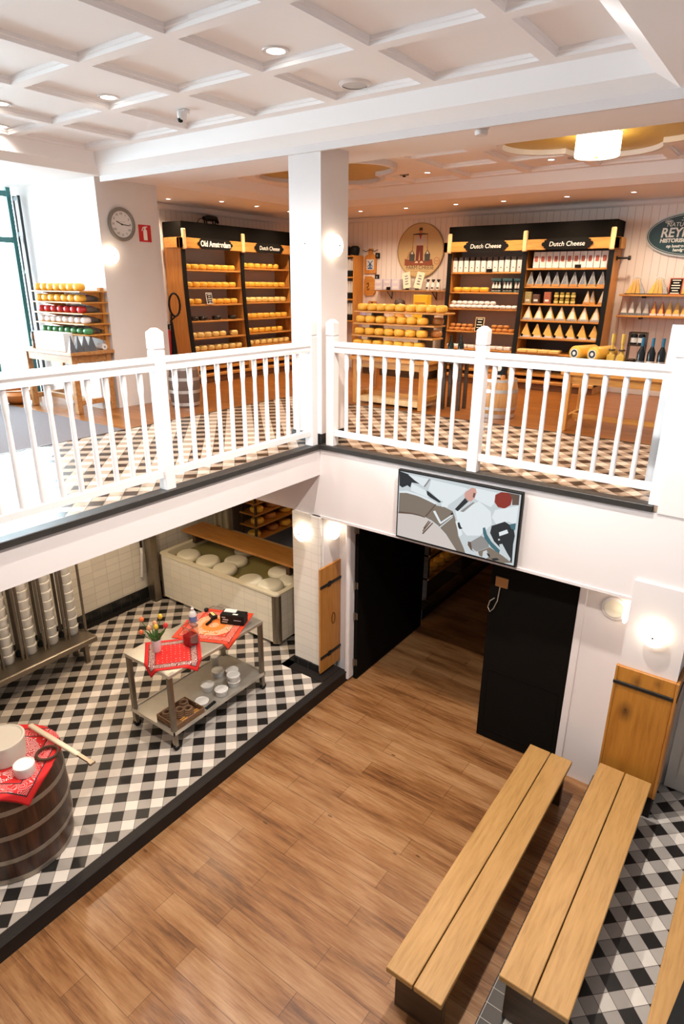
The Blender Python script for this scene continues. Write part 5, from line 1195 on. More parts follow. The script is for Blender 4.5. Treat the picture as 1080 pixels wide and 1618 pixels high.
pp([(-0.27, -0.13), (-0.22, -0.02), (-0.15, 0.0), (-0.16, -0.14)], 9)
pp([(-0.075, 0.08), (0.055, 0.08), (0.065, -0.2), (0.005, -0.2), (-0.008, 0.0), (-0.03, -0.2), (-0.085, -0.2)], 1)
pp([(-0.075, 0.09), (-0.085, 0.22), (-0.03, 0.25), (0.04, 0.25), (0.08, 0.22), (0.06, 0.085)], 2)
pp([(-0.085, 0.22), (-0.055, 0.22), (-0.075, 0.14), (-0.135, 0.06), (-0.145, 0.08), (-0.105, 0.15)], 2)
pp([(0.08, 0.22), (0.055, 0.22), (0.085, 0.13), (0.125, 0.06), (0.14, 0.07), (0.115, 0.16)], 2)
pp([(-0.135, 0.07), (-0.15, 0.07), (-0.165, -0.01), (-0.15, -0.01)], 3); pp([(0.125, 0.065), (0.14, 0.065), (0.155, -0.01), (0.14, -0.01)], 3)
pp([(-0.15, 0.25), (0.14, 0.25), (0.14, 0.262), (0.04, 0.272), (-0.05, 0.272), (-0.15, 0.262)], 0)
pp([(-0.147, 0.25), (-0.143, 0.25), (-0.150, -0.03), (-0.154, -0.03)], 0); pp([(0.132, 0.25), (0.136, 0.25), (0.142, -0.03), (0.138, -0.03)], 0)
pp([(-0.035, 0.25), (0.025, 0.25), (0.0, 0.17), (-0.012, 0.19)], 8)
pp([(0.03 * math.cos(a * PI / 8) - 0.003, 0.305 + 0.036 * math.sin(a * PI / 8)) for a in range(16)], 3)
pp([(-0.036, 0.315), (0.032, 0.315), (0.028, 0.36), (-0.03, 0.36)], 0)
for cx in (-0.155, 0.145):
    pp([(cx - 0.055, -0.06), (cx + 0.055, -0.06), (cx + 0.05, -0.17), (cx - 0.05, -0.17)], 6)
    pp([(cx - 0.05, -0.06), (cx + 0.05, -0.06), (cx + 0.012, 0.0), (cx - 0.012, 0.0)], 0); pp([(cx - 0.028, -0.055), (cx + 0.028, -0.055), (cx + 0.006, -0.01), (cx - 0.006, -0.01)], 7)
pp([(-0.10, -0.20), (-0.03, -0.20), (-0.04, -0.17), (-0.075, -0.17)], 5); pp([(0.07, -0.20), (0.0, -0.20), (0.02, -0.17), (0.055, -0.17)], 5)
m.build('picture', PICM, t)
BROWNT = plain('brown_letters', (0.10, 0.055, 0.03), 0.6)
text('lettering', 'FARM CHEESE', 0.092, t, (0.01, -0.0215, -0.275), BROWNT, sx=0.98, space=0.98)
m = MB(); m.ring(disc_poly(0.055, 0.055, 28), disc_poly(0.048, 0.048, 28), 0.02, 0.0225, M=T(0.33, 0, -0.17) @ XZ); m.box(0.30, 0.36, -0.0225, -0.02, -0.175, -0.165); m.build('round_stamp', SPOT, t)
m = MB()
for k in range(12): m.box(-0.17 + 0.03 * k, -0.15 + 0.03 * k, -0.0222, -0.02, -0.342, -0.332)
m.build('small_print', plain('faint_print', (0.38, 0.24, 0.12), 0.6), t)
t = thing('oval_sign', 'dark teal oval sign with pale lettering on the back wall, cut by the picture edge', 'sign', (2.20, 5.395, 2.195))
m = MB(); m.prism(disc_poly(0.58, 0.275, 64), 0.0, 0.02, M=XZ); m.build('board', plain('teal_black_board', (0.012, 0.055, 0.07), 0.35, var=0.35, scale=2), t)
m = MB(); m.ring(disc_poly(0.595, 0.29, 64), disc_poly(0.575, 0.27, 64), 0.0, 0.024, M=XZ); m.ring(disc_poly(0.562, 0.257, 64), disc_poly(0.556, 0.251, 64), 0.02, 0.0215, M=XZ); m.build('rim', plain('silver_rim', (0.55, 0.58, 0.58), 0.35, 0.3), t)
PALE = plain('pale_letters', (0.78, 0.80, 0.76), 0.5)
text('lettering', 'NATUUR', 0.075, t, (-0.19, -0.0212, 0.125), PALE, shear=0.1, align='CENTER')
text('lettering', 'REYPENAER', 0.165, t, (0.0, -0.0212, 0.022), PALE, shear=0.1, sx=0.93, bold=0.004)
text('lettering', 'HISTORISCH', 0.068, t, (-0.21, -0.0212, -0.075), PALE, shear=0.1, bold=0.003)
text('lettering', 'op houten', 0.052, t, (-0.20, -0.0212, -0.145), PALE, shear=0.1, bold=0.002); text('lettering', 'handgeko', 0.052, t, (-0.12, -0.0212, -0.195), PALE, shear=0.1, bold=0.002)
m = MB(); m.ring(disc_poly(0.05, 0.022, 20), disc_poly(0.044, 0.017, 20), 0.02, 0.0215, M=T(-0.32, 0, 0.165) @ XZ); m.box(-0.35, -0.29, -0.0215, -0.02, 0.16, 0.17)
for k in range(8): m.box(-0.14 + 0.022 * k, -0.132 + 0.022 * k, -0.0215, -0.02, 0.18, 0.205)
m.box(-0.17, 0.1, -0.0215, -0.02, 0.175, 0.18); m.prism([(-0.16, 0.205), (-0.13, 0.235), (0.0, 0.235), (0.06, 0.205), (0.05, 0.20), (-0.005, 0.228), (-0.125, 0.228), (-0.15, 0.20)], 0.02, 0.0215, M=XZ); m.build('emblem', PALE, t)
# wall shelf under the farm sign
t = thing('wall_shelf', 'narrow dark edged wall shelf below the round tan sign', 'shelf', (-2.83, 5.395, 1.44))
m = MB(); m.box(0.0, 1.55, -0.22, 0.0, -0.022, 0.0, 0.003); m.build('board', wood('shelf_brown', (0.22, 0.09, 0.025), (0.33, 0.15, 0.045), (0.4, 0.2, 0.06), 'x'), t)
for x in (0.3, 1.2):
    m = MB(); m.tube([(x, -0.01, -0.16), (x, -0.01, -0.022), (x, -0.18, -0.022)], 0.008, 6); m.tube([(x, -0.01, -0.15), (x, -0.17, -0.03)], 0.007, 6); m.build('bracket', IRON, t)
LILAC = plain('lilac_box', (0.60, 0.56, 0.66), 0.5)
for k in range(3):
    for j in range(2):
        t = thing('lilac_box', 'pale lilac box, %s of the %s row, on the shelf below the round sign' % (['left', 'middle', 'right'][k], ['lower', 'upper'][j]), 'box', (-2.70 + 0.175 * k, 5.27, 1.4402 + 0.092 * j), 0, 'lilac boxes on the wall shelf')
        m = MB(); m.box(-0.082, 0.082, -0.08, 0.08, 0, 0.09, 0.003); m.build('carton', LILAC, t)
        m = MB(); m.box(-0.05, 0.05, -0.0815, -0.08, 0.03, 0.06); m.build('label', PAPERW, t)
for k, (x, r) in enumerate([(-2.12, 0.22), (-1.93, -0.12)]):
    t = thing('recipe_board', ['tilted cream notice propped left below the round sign', 'upright cream notice propped right below the round sign'][k], 'notice', (x, 5.22, 1.4435))
    M_ = Matrix.Rotation(-0.2, 4, 'X') @ Matrix.Rotation([-0.22, 0.16][k], 4, 'Y')
    m = MB(); m.box(-0.075, 0.075, -0.006, 0.006, 0.03, 0.30, M=M_); m.build('board', plain('cream_notice', (0.74, 0.66, 0.50), 0.5), t)
    m = MB()
    for j in range(4): m.box(-0.03, 0.035 - 0.01 * (j % 2), -0.008, -0.006, 0.09 + 0.045 * j, 0.11 + 0.045 * j, M=M_)
    m.build('print', BLU, t)
    m = MB(); m.tube([(-0.03, 0.0, 0.015), (0.03, 0.0, 0.015)], 0.014, 8); m.build('stand', IRON, t)
for k in range(3):
    t = thing('small_bottle', 'small black capped white bottle, %s of three on the shelf below the round sign' % ['left', 'middle', 'right'][k], 'bottle', (-1.735 + 0.10 * k, 5.26, 1.4402), 0, 'white bottles on the wall shelf')
    m = MB(); m.lathe([(0, 0), (0.036, 0), (0.038, 0.005), (0.038, 0.09), (0.014, 0.13), (0, 0.13)], 14); m.build('bottle_body', PAPERW, t, smooth=50)
    m = MB(); m.lathe([(0, 0.128), (0.014, 0.128), (0.014, 0.15), (0.03, 0.155), (0.03, 0.175), (0, 0.18)], 12); m.build('cap', IRON, t, smooth=50)
    m = MB(); m.box(-0.02, 0.02, -0.0395, -0.036, 0.03, 0.05); m.build('label', IRON, t)
m = MB(); m.box(-0.04, 0.04, -0.005, 0.0, 0, 0.05); o = m.build('shelf_tag', SIGNB); o.location = (-2.48, 5.176, 1.4402); tag(o, 'black price tag before the lilac boxes', 'price tag')
for k, z in enumerate((2.02, 1.655)):
    t = thing('wall_switch', ['upper', 'lower'][k] + ' of two small black wall switches by the hanging boards', 'switch', (-2.86, 5.394, z))
    m = MB(); m.box(-0.045, 0.045, -0.02, 0.0, -0.045, 0.045, 0.004); m.build('plate', BLACKP, t); m = MB(); m.box(-0.02, 0.02, -0.025, -0.02, -0.02, 0.02, 0.003); m.build('button', GREYM, t)
# book rack left of the column gap
t = thing('book_rack', 'wooden rack of white books and black baskets half hidden by the column', 'rack', (-3.75, 5.39, 0.0))
m = MB(); m.box(-0.02, 0.0, -0.3, 0, 0, 2.0); m.box(0.56, 0.58, -0.3, 0, 0, 2.0)
m.build('side_panel', OAK, t) if False else m.bm.free()
for x in (0.0, 0.57):
    m = MB(); m.box(x - 0.012, x + 0.012, -0.3, 0, 0, 2.02); m.build('side_panel', OAK, t)
BZ = [0.9, 1.28, 1.66, 2.02]
for z in BZ:
    m = MB(); m.box(-0.01, 0.58, -0.31, 0, z - 0.025, z); m.build('shelf', OAKX, t)
for s, z in enumerate((0.9, 1.28, 1.66)):
    t = thing('black_basket', 'black basket of white books on the %s shelf behind the column' % ['lower', 'middle', 'upper'][s], 'basket', (-3.47, 5.24, z + 0.0005)); m = MB(); m.box(-0.25, 0.26, -0.14, 0.12, 0, 0.10, 0.01); m.build('basket', BLACKP, t)
    m = MB(); m.ring([(-0.255, -0.145), (0.265, -0.145), (0.265, 0.125), (-0.255, 0.125)], [(-0.24, -0.13), (0.25, -0.13), (0.25, 0.11), (-0.24, 0.11)], 0.10, 0.108); m.build('rim', GREYM, t)
    for k in range(9):
        m = MB(); m.box(-0.024, 0.024, -0.09, 0.09, 0, 0.195, 0.003); o = m.build('white_book', PAPERW); o.location = (-3.685 + 0.056 * k, 5.22, z + 0.109); tag(o, 'white book in the black basket on the %s shelf behind the column' % ['lower', 'middle', 'upper'][s], 'book', 'white books, %s shelf' % ['lower', 'middle', 'upper'][s])
for k in range(2):
    m = MB(); m.lathe([(0, 0), (0.07, 0), (0.085, 0.06), (0.09, 0.13), (0.06, 0.16), (0, 0.165)], 18); o = m.build('black_pot', BLACKP, smooth=50); o.location = (-3.45 + 0.19 * k, 5.24, 2.0215); tag(o, ['left', 'right'][k] + ' black pot on top of the book rack by the column', 'pot', 'black pots on the book rack')
# hanging boards
t = thing('cheese_board', 'wooden paddle board with a blue tile hanging by the book rack', 'chopping board', (-3.01, 5.396, 1.72))
m = MB(); m.prism([(-0.13, 0), (0.13, 0), (0.13, 0.27), (0.10, 0.31), (0.05, 0.325), (0.045, 0.42), (-0.045, 0.42), (-0.05, 0.325), (-0.10, 0.31), (-0.13, 0.27)], 0.0, 0.02, M=XZ); m.build('board', OAK, t)
m = MB(); m.box(-0.08, 0.08, -0.024, -0.02, 0.06, 0.24); m.build('tile', plain('delft_tile', (0.62, 0.66, 0.70), 0.2), t)
m = MB(); m.box(-0.05, 0.05, -0.026, -0.024, 0.075, 0.10); m.box(-0.015, 0.015, -0.026, -0.024, 0.1, 0.18); m.prism([(-0.06, 0.12), (-0.05, 0.11), (0.06, 0.21), (0.05, 0.22)], 0.024, 0.026, M=XZ); m.prism([(0.05, 0.11), (0.06, 0.12), (-0.05, 0.22), (-0.06, 0.21)], 0.024, 0.026, M=XZ); m.build('windmill_print', plain('delft_blue', (0.03, 0.13, 0.35), 0.3), t)
m = MB(); m.tube([(-0.16, -0.03, 0.40), (-0.1, -0.03, 0.37), (0, -0.03, 0.40), (0.1, -0.03, 0.37), (0.16, -0.03, 0.40)], 0.006, 6); m.build('wire_hanger', IRON, t)
t = thing('cheese_board', 'rounded wooden board with dark swirl hanging under the tiled board', 'chopping board', (-3.02, 5.396, 1.34))
m = MB(); m.prism([(-0.12, 0.04), (-0.08, 0), (0.08, 0), (0.13, 0.06), (0.13, 0.22), (0.09, 0.3), (0.03, 0.33), (-0.1, 0.33), (-0.12, 0.25)], 0.0, 0.02, M=XZ); m.build('board', OAKX, t)
m = MB(); m.tube([(-0.06, -0.024, 0.20), (-0.02, -0.024, 0.22), (-0.01, -0.024, 0.17), (-0.05, -0.024, 0.14), (-0.03, -0.024, 0.09), (0.0, -0.024, 0.12)], 0.008, 6); m.build('burnt_mark', DARKW, t)
t = thing('cheese_board', 'small wooden board low on the wall above the cheese display', 'chopping board', (-2.95, 5.396, 1.06))
m = MB(); m.box(-0.09, 0.09, -0.02, 0, 0, 0.18, 0.006); m.build('board', OAK, t); m = MB(); m.cyl((0, 0, 0), 0.02, 0.02, 0.024, 12, M=T(0, 0, 0.15) @ XZ); m.build('hang_hole', DARKW, t)
t = thing('lavender_apron', 'lavender apron hanging down beside the book rack', 'apron', (-3.10, 5.30, 0.35))
m = MB()
N = 14
rows_ = [(0.0, 0.13), (0.3, 0.12), (0.55, 0.11), (0.72, 0.07)]
vv = [[m.bm.verts.new((-w_ + 2 * w_ * k / N, 0.02 * math.sin(k * 1.7), z)) for k in range(N + 1)] for z, w_ in rows_]
for a, b in zip(vv[:-1], vv[1:]):
    for k in range(N): m.bm.faces.new((a[k], a[k + 1], b[k + 1], b[k]))
o = m.build('cloth', plain('lavender_cloth', (0.42, 0.33, 0.50), 0.8), t, smooth=60); so = o.modifiers.new('thickness', 'SOLIDIFY'); so.thickness = 0.006
m = MB(); m.tube([(-0.06, 0, 0.71), (-0.02, 0, 0.83), (0.02, 0, 0.83), (0.06, 0, 0.71)], 0.006, 6); m.build('neck_strap', plain('lavender_strap', (0.42, 0.33, 0.50), 0.8), t)

# wall shelves with gift wedges at the right
for s, z in enumerate((1.42, 1.135)):
    t = thing('wall_shelf', ['upper', 'lower'][s] + ' oak shelf of wedges below the oval sign', 'shelf', (1.42, 5.395, z))
    m = MB(); m.box(0.0, 1.3, -0.24, 0, -0.024, 0.0, 0.003); m.build('board', OAKX, t)
    for x in (0.3, 1.0): m = MB(); m.box(x, x + 0.02, -0.2, 0, -0.05, -0.024); m.build('bracket', IRON, t)
def gift(loc, label, group):
    if 'gift' not in CH_ME:
        t = thing('gift_wedge_pack', label, 'gift pack', loc, 0, group)
        for k, a in enumerate((-0.42, -0.14, 0.14, 0.42)):
            m = wedge_bm(0.06, 0.06, 0.21); bmesh.ops.transform(m.bm, matrix=T(0.065 * (k - 1.5), 0, 0.006) @ Matrix.Rotation(-a * 0.75, 4, 'Y'), verts=m.bm.verts[:]); m.build('wedge', [YEL, YEL2, YEL2, FOIL][k], t)
        m = MB(); m.box(-0.14, 0.14, -0.045, 0.045, 0, 0.012); m.build('tray_base', IRON, t)
        m = MB(); m.tube([(-0.06, -0.01, 0.21), (0.0, -0.01, 0.235), (0.06, -0.01, 0.21)], 0.01, 6); m.build('ribbon', PAPERW, t)
        CH_ME['gift'] = t; return t
    return dup(CH_ME['gift'], loc, 0, label, group)
gift((1.61, 5.28, 1.4205), 'fan of cheese wedges left of its twin on the upper shelf below the oval sign', 'gift fans'); gift((1.905, 5.28, 1.4205), 'fan of cheese wedges beside the chalk card on the upper shelf', 'gift fans'); gift((2.33, 5.28, 1.4205), 'fan of cheese wedges right of the red framed chalk card', 'gift fans')
card('chalk_card', 'red framed chalk card on the upper shelf below the oval sign', (2.115, 5.27, 1.4205), 0.0, 0.17, 0.22, SIGNB, plain('red_frame', (0.50, 0.09, 0.04), 0.5), 6)
for k in range(10):
    nm, a, b_, c_ = [('white', PAPERW, PAPERW, BLU), ('white', PAPERW, PAPERW, BLU), ('silver', FOIL, FOIL, BLU), ('silver', FOIL, FOIL, BLU), ('orange and yellow', REDP, YEL, PAPERW), ('orange and yellow', REDP, YEL, PAPERW)][k] if k < 6 else ('yellow', YEL, YEL, PAPERW)
    wedge('cone' + nm, a, b_, c_, '%s wrapped wedge on the lower shelf below the oval sign' % nm, '%s wedges on the lower shelf' % nm, (1.50 + 0.098 * k, 5.27, 1.1355), 0.095, 0.19)

# ================================================================== CHEESE DISPLAY TABLE BEFORE THE BACK WALL
def trestle_table(name, label, loc, w, d, h, rail=True, topm=None):
    t = thing(name, label, 'table', loc)
    m = MB(); m.box(0, w, 0, d, h - 0.04, h, 0.004); m.build('table_top', topm or OAKX, t)
    for x in (0.04, w - 0.11):
        for y in (0.03, d - 0.10):
            m = MB(); m.box(x, x + 0.07, y, y + 0.07, 0, h - 0.04, 0.006); m.build('leg', topm or OAK, t)
    m = MB(); m.box(0.05, w - 0.05, 0.045, 0.065, h - 0.13, h - 0.04); m.box(0.05, w - 0.05, d - 0.065, d - 0.045, h - 0.13, h - 0.04); m.box(0.055, 0.075, 0.05, d - 0.05, h - 0.13, h - 0.04); m.box(w - 0.075, w - 0.055, 0.05, d - 0.05, h - 0.13, h - 0.04); m.build('apron_rail', topm or OAKX, t)
    if rail:
        for q in ((0.055, 0.095, 0.05, d - 0.05), (w - 0.095, w - 0.055, 0.05, d - 0.05), (0.09, w - 0.09, d * 0.42, d * 0.42 + 0.04)):
            m = MB(); m.box(*q, 0.10, 0.16, 0.004); m.build('foot_rail', topm or OAKX, t)
    return t
t = trestle_table('display_table', 'oak table carrying the tiered cheese display behind the balcony railing', (-1.16, 2.13, 0.0), 1.16, 0.62, 0.62)
m = MB(); m.box(0.10, 1.06, 0.08, 0.54, 0.03, 0.10, 0.004); m.build('crate_shelf', PINE, t)
t = thing('stepped_rack', 'four tier wooden rack of yellow cheeses on the oak display table', 'rack', (-1.20, 2.18, 0.6205))
TZ = [0.125, 0.275, 0.425, 0.575]
for k, z in enumerate(TZ):
    m = MB(); m.box(0.0, 1.22 + (0.1 if k == 3 else 0), 0.02 + 0.03 * k, 0.28 + 0.05 * k, z - 0.02, z, 0.003); m.build('shelf', OAKX, t)
for x in (0.22, 0.98):
    m = MB(); m.prism([(0.05, 0.0), (0.45, 0.0), (0.45, 0.56), (0.20, 0.56)], x, x + 0.035, M=Matrix(((0, 0, 1, 0), (1, 0, 0, 0), (0, 1, 0, 0), (0, 0, 0, 1)))); m.build('trestle', DARKW, t)
for s, n_ in enumerate((7, 7, 7, 9)):
    for k in range(n_):
        o = wheel_thing('round_cheese', 0.076, 0.09, CHEESE, 'yellow cheese on the %s tier of the oak table display' % ['lowest', 'second', 'third', 'top'][s], 'cheese', 'table display cheeses, %s tier' % ['lowest', 'second', 'third', 'top'][s], 0.4)
        o.location = (-1.20 + 0.085 + (0.155 if n_ < 9 else 0.146) * k + 0.008 * math.sin(k * 5 + s * 3), 2.18 + 0.105 + 0.03 * s, 0.6205 + TZ[s] + 0.001)
    for k in range(2):
        o = wheel_thing('round_cheese', 0.076, 0.09, CHEESEO, 'darker cheese behind the right end of the %s display tier' % ['lowest', 'second', 'third', 'top'][s], 'cheese', 'rear cheeses, %s tier' % ['lowest', 'second', 'third', 'top'][s], 0.4) if s in (1, 2) and k == 0 else None
        if o: o.location = (-1.20 + 1.15, 2.18 + 0.24 + 0.03 * s, 0.6205 + TZ[s] + 0.001)
GAR = plain('garland_beige', (0.62, 0.45, 0.20), 0.6, var=0.4, scale=30)
m = MB(); m.tube([(0.25 + 0.09 * k, 0.0, 0.018 * math.sin(k * 1.4) + 0.02) for k in range(9)], 0.024, 8, radii=[0.012, 0.024, 0.02, 0.026, 0.022, 0.026, 0.022, 0.024, 0.008]); o = m.build('straw_garland', GAR, smooth=60); o.location = (-1.20, 2.40, 0.6205 + TZ[1] + 0.12 - 0.025 - 0.09); tag(o, 'pale straw garland lying behind the cheeses of the display', 'garland')
t = thing('yellow_box', 'bright yellow block standing above the top tier of the display', 'box', (-1.66, 4.95, 0.95))
m = MB(); m.box(-0.13, 0.13, -0.08, 0.08, 0, 0.42, 0.004); m.build('carton', plain('bright_yellow', (0.80, 0.50, 0.03), 0.5, var=0.15, scale=20), t); m = MB(); m.box(-0.10, 0.10, -0.082, -0.08, 0.28, 0.30); m.build('perforation', CHEESEO, t)
t = thing('side_counter', 'low white counter with dark base strip behind the oak display table', 'counter', (-2.75, 4.75, 0.0))
m = MB(); m.box(0.0, 1.38, 0.0, 0.6, 0.35, 0.90, 0.004); m.build('carcass', plain('counter_white', (0.62, 0.55, 0.48), 0.5), t); m = MB(); m.box(-0.02, 1.40, -0.03, 0.6, 0.9, 0.945, 0.004); m.build('worktop', OAKX, t); m = MB(); m.box(0.02, 1.36, 0.03, 0.58, 0.0, 0.35); m.build('plinth', DARKW, t)
t = thing('brown_doll', 'dark haired doll bust beside the yellow block behind the display', 'figurine', (-2.13, 5.0, 0.9455))
m = MB(); m.lathe([(0, 0), (0.12, 0), (0.12, 0.05), (0.06, 0.12), (0.05, 0.15), (0, 0.15)], 16); m.build('shoulders', OAKX, t, smooth=60); m = MB(); m.lathe([(0, 0.12), (0.08, 0.16), (0.105, 0.25), (0.08, 0.33), (0, 0.36)], 16); m.build('hair', plain('dark_brown_hair', (0.05, 0.022, 0.012), 0.6), t, smooth=60)
m = MB(); m.lathe([(0, -0.03), (0.03, -0.02), (0.04, 0.0), (0.03, 0.03), (0, 0.04)], 12, (0.06, -0.075, 0.24)); m.build('face', plain('doll_face', (0.55, 0.36, 0.28), 0.6), t, smooth=60)
for k in range(2):
    t = thing('wine_bottle', 'dark wine bottle, %s of two, by the right end of the tiered display' % ['left', 'right'][k], 'bottle', (0.10 + 0.11 * k, 2.58 + 0.06 * k, 0.0), 0, 'bottles by the display')
    t.location.z = 0.6205
    m = MB(); m.lathe([(0, 0), (0.037, 0), (0.038, 0.01), (0.038, 0.19), (0.015, 0.245), (0.014, 0.31), (0, 0.31)], 14); m.build('glass', plain('dark_green_glass', (0.012, 0.02, 0.014), 0.12), t, smooth=50); m = MB(); m.lathe([(0.0385, 0.05), (0.039, 0.05), (0.039, 0.14), (0.0385, 0.14)], 14); m.build('label', PAPERW, t)
t = thing('bottle_stool', 'small dark stool under the two wine bottles by the display', 'stool', (0.03, 2.50, 0.0)); m = MB(); m.box(0, 0.28, 0, 0.24, 0.585, 0.62, 0.003); m.build('seat', DARKW, t)
for x in (0.01, 0.23):
    for y in (0.01, 0.19): m = MB(); m.box(x, x + 0.04, y, y + 0.04, 0, 0.585); m.build('leg', DARKW, t)

# small barrel with bottles
def barrel(name, label, loc, r, h, stavem, hoopm, hoops):
    t = thing(name, label, 'barrel', loc)
    br = lambda z: r * (0.86 + 0.14 * math.sin(PI * min(1, max(0, z / h))))
    m = MB(); m.lathe([(0, 0.0)] + [(br(h * k / 8), h * k / 8) for k in range(9)] + [(br(h) - 0.015, h), (br(h) - 0.015, h - 0.015), (0, h - 0.015)], 28); m.build('staves', stavem, t, smooth=40)
    for z, w_ in hoops:
        m = MB(); m.lathe([(br(z) + 0.001, z - w_ / 2), (br(z) + 0.005, z - w_ / 2), (br(z + w_ / 2) + 0.005, z + w_ / 2), (br(z + w_ / 2) + 0.001, z + w_ / 2)], 28); m.build('hoop', hoopm, t, smooth=40)
    return t
barrel('small_barrel', 'pale oak barrel with silver hoops behind the railing newel', (0.82, 2.50, 0.0), 0.235, 0.47, BARRELL, HOOPL, [(0.03, 0.05), (0.12, 0.035), (0.33, 0.04), (0.45, 0.03)])
for k in range(7):
    a = k * 0.9; m = MB(); m.lathe([(0, 0), (0.028, 0), (0.032, 0.03), (0.024, 0.055), (0, 0.06)], 10); o = m.build('nut_jar', CHEESEO, smooth=60); o.location = (0.82 + 0.125 * math.cos(a), 2.50 + 0.125 * math.sin(a), 0.456); tag(o, 'little brown jar in the ring on top of the pale barrel', 'jar', 'brown jars on the pale barrel')
t = thing('black_white_box', 'black and white printed box standing on the pale barrel', 'box', (0.83, 2.50, 0.456)); m = MB(); m.box(-0.06, 0.06, -0.05, 0.05, 0, 0.19, 0.006); m.build('carton', BLACKP, t); m = MB(); m.cyl((0, 0, 0), 0.035, 0, 0.002, 16, M=T(-0.01, -0.05, 0.13) @ XZ); m.box(-0.05, 0.02, -0.052, -0.05, 0.02, 0.05); m.build('white_print', PAPERW, t)

# wine table at the right
t = trestle_table('wine_table', 'oak shop table of wine and cheese rolls behind the right railing', (1.66, 2.12, 0.0), 1.7, 0.72, 0.655)
for k in range(2):
    t = thing('cheese_roll', ['left', 'right'][k] + ' of two thick yellow cheese rolls lying on the wine table', 'cheese', (1.765 + 0.19 * k, 2.45, 0.8275), -0.35, 'yellow cheese rolls')
    Mx = Matrix.Rotation(-PI / 2, 4, 'X')
    m = MB(); m.lathe([(0, -0.14), (0.06, -0.14), (0.078, -0.125), (0.08, -0.1), (0.08, 0.2), (0.06, 0.22), (0, 0.22)], 24, M=Mx); m.build('roll', CHEESE, t, smooth=50)
    m = MB(); m.lathe([(0, -0.142), (0.05, -0.142), (0.05, -0.138)], 24, M=Mx); m.build('end_label', PAPERW, t); m = MB(); m.lathe([(0.02, -0.1435), (0.04, -0.1435), (0.04, -0.141), (0.02, -0.141)], 20, M=Mx); m.build('label_ring', IRON, t)
t = thing('roll_tray', 'low grey wooden crate under the two cheese rolls', 'crate', (1.84, 2.44, 0.6555)); t.name = 'roll_crate'; m = MB(); m.box(-0.22, 0.24, -0.2, 0.22, 0, 0.091, 0.003); m.build('tray', GREYM, t)
LIQ = plain('yellow_liqueur', (0.60, 0.38, 0.06), 0.12)
for k in range(2):
    t = thing('liqueur_bottle', ['left', 'right'][k] + ' of two gold topped yellow liqueur bottles on the wine table', 'bottle', (2.08 + 0.10 * k, 2.42, 0.6555), 0, 'yellow liqueur bottles')
    m = MB(); m.box(-0.04, 0.04, -0.04, 0.04, 0, 0.15, 0.012, seg=2); m.lathe([(0.03, 0.15), (0.014, 0.19), (0.014, 0.26), (0, 0.26)], 12); m.build('bottle_body', LIQ, t, smooth=40); m = MB(); m.lathe([(0, 0.25), (0.022, 0.25), (0.022, 0.33), (0, 0.33)], 12); m.build('gold_cap', plain('gold_foil', (0.65, 0.42, 0.08), 0.3, 0.4), t, smooth=40); m = MB(); m.box(-0.028, 0.028, -0.042, -0.04, 0.03, 0.10); m.build('label', PAPERW, t)
    m = MB(); m.tube([(0.03 * math.cos(a * PI / 6), 0.03 * math.sin(a * PI / 6), 0.19) for a in range(13)], 0.007, 6); m.build('cord', DARKW, t)
    t.scale = (1, 1, 1.18)
WINEG = plain('wine_glass_dark', (0.008, 0.01, 0.012), 0.1); BLUEF = plain('blue_foil', (0.03, 0.16, 0.30), 0.35, 0.2)
for k in range(3):
    t = thing('wine_bottle', ['left', 'middle', 'right'][k] + ' of three blue capped wine bottles on the wine table', 'bottle', (2.375 + 0.095 * k, 2.42 + 0.015 * k, 0.6555), 0, 'blue capped wine bottles')
    m = MB(); m.lathe([(0, 0), (0.038, 0), (0.04, 0.006), (0.04, 0.215), (0.016, 0.275), (0.0145, 0.33), (0, 0.33)], 18); m.build('glass', WINEG, t, smooth=50); m = MB(); m.lathe([(0, 0.365), (0.0165, 0.365), (0.0165, 0.28), (0.0155, 0.275)], 14); m.build('blue_capsule', BLUEF, t, smooth=40); m = MB(); m.lathe([(0.0405, 0.04), (0.041, 0.04), (0.041, 0.13), (0.0405, 0.13)], 18); m.build('label', [BLU, PAPERW, FOIL][k], t)
for k in range(4):
    m = MB(); m.lathe([(0, 0), (0.04, 0), (0.043, 0.008), (0.043, 0.09), (0.036, 0.1), (0.036, 0.125), (0, 0.126)], 14); o = m.build('dark_jar', plain('dark_preserve', (0.045, 0.03, 0.015), 0.25, var=0.4, scale=30), smooth=40); o.location = (2.25 + 0.09 * (k % 2), 2.53 + 0.10 * (k // 2), 0.656); tag(o, 'dark preserve jar between liqueur and wine bottles on the wine table', 'jar', 'dark preserve jars')
t = thing('jar_stand', 'small dark rack of white labelled jars behind the liqueur bottles', 'rack', (2.26, 2.72, 0.6555)); m = MB(); m.box(-0.09, 0.09, -0.05, 0.05, 0.255, 0.27); m.box(-0.09, -0.08, -0.05, 0.05, 0, 0.40); m.box(0.08, 0.09, -0.05, 0.05, 0, 0.40); m.box(-0.09, 0.09, 0.045, 0.05, 0.38, 0.40); m.build('frame', DARKW, t)
for k in range(2):
    t = thing('labelled_jar', ['left', 'right'][k] + ' white labelled dark jar in the small rack on the wine table', 'jar', (2.222 + 0.076 * k, 2.715, 0.926)); m = MB(); m.lathe([(0, 0), (0.034, 0), (0.036, 0.09), (0.03, 0.11), (0, 0.112)], 14); m.build('jar', BLACKP, t, smooth=40); m = MB(); m.lathe([(0.0362, 0.02), (0.0368, 0.02), (0.0372, 0.07), (0.0366, 0.07)], 14); m.build('label', PAPERW, t)

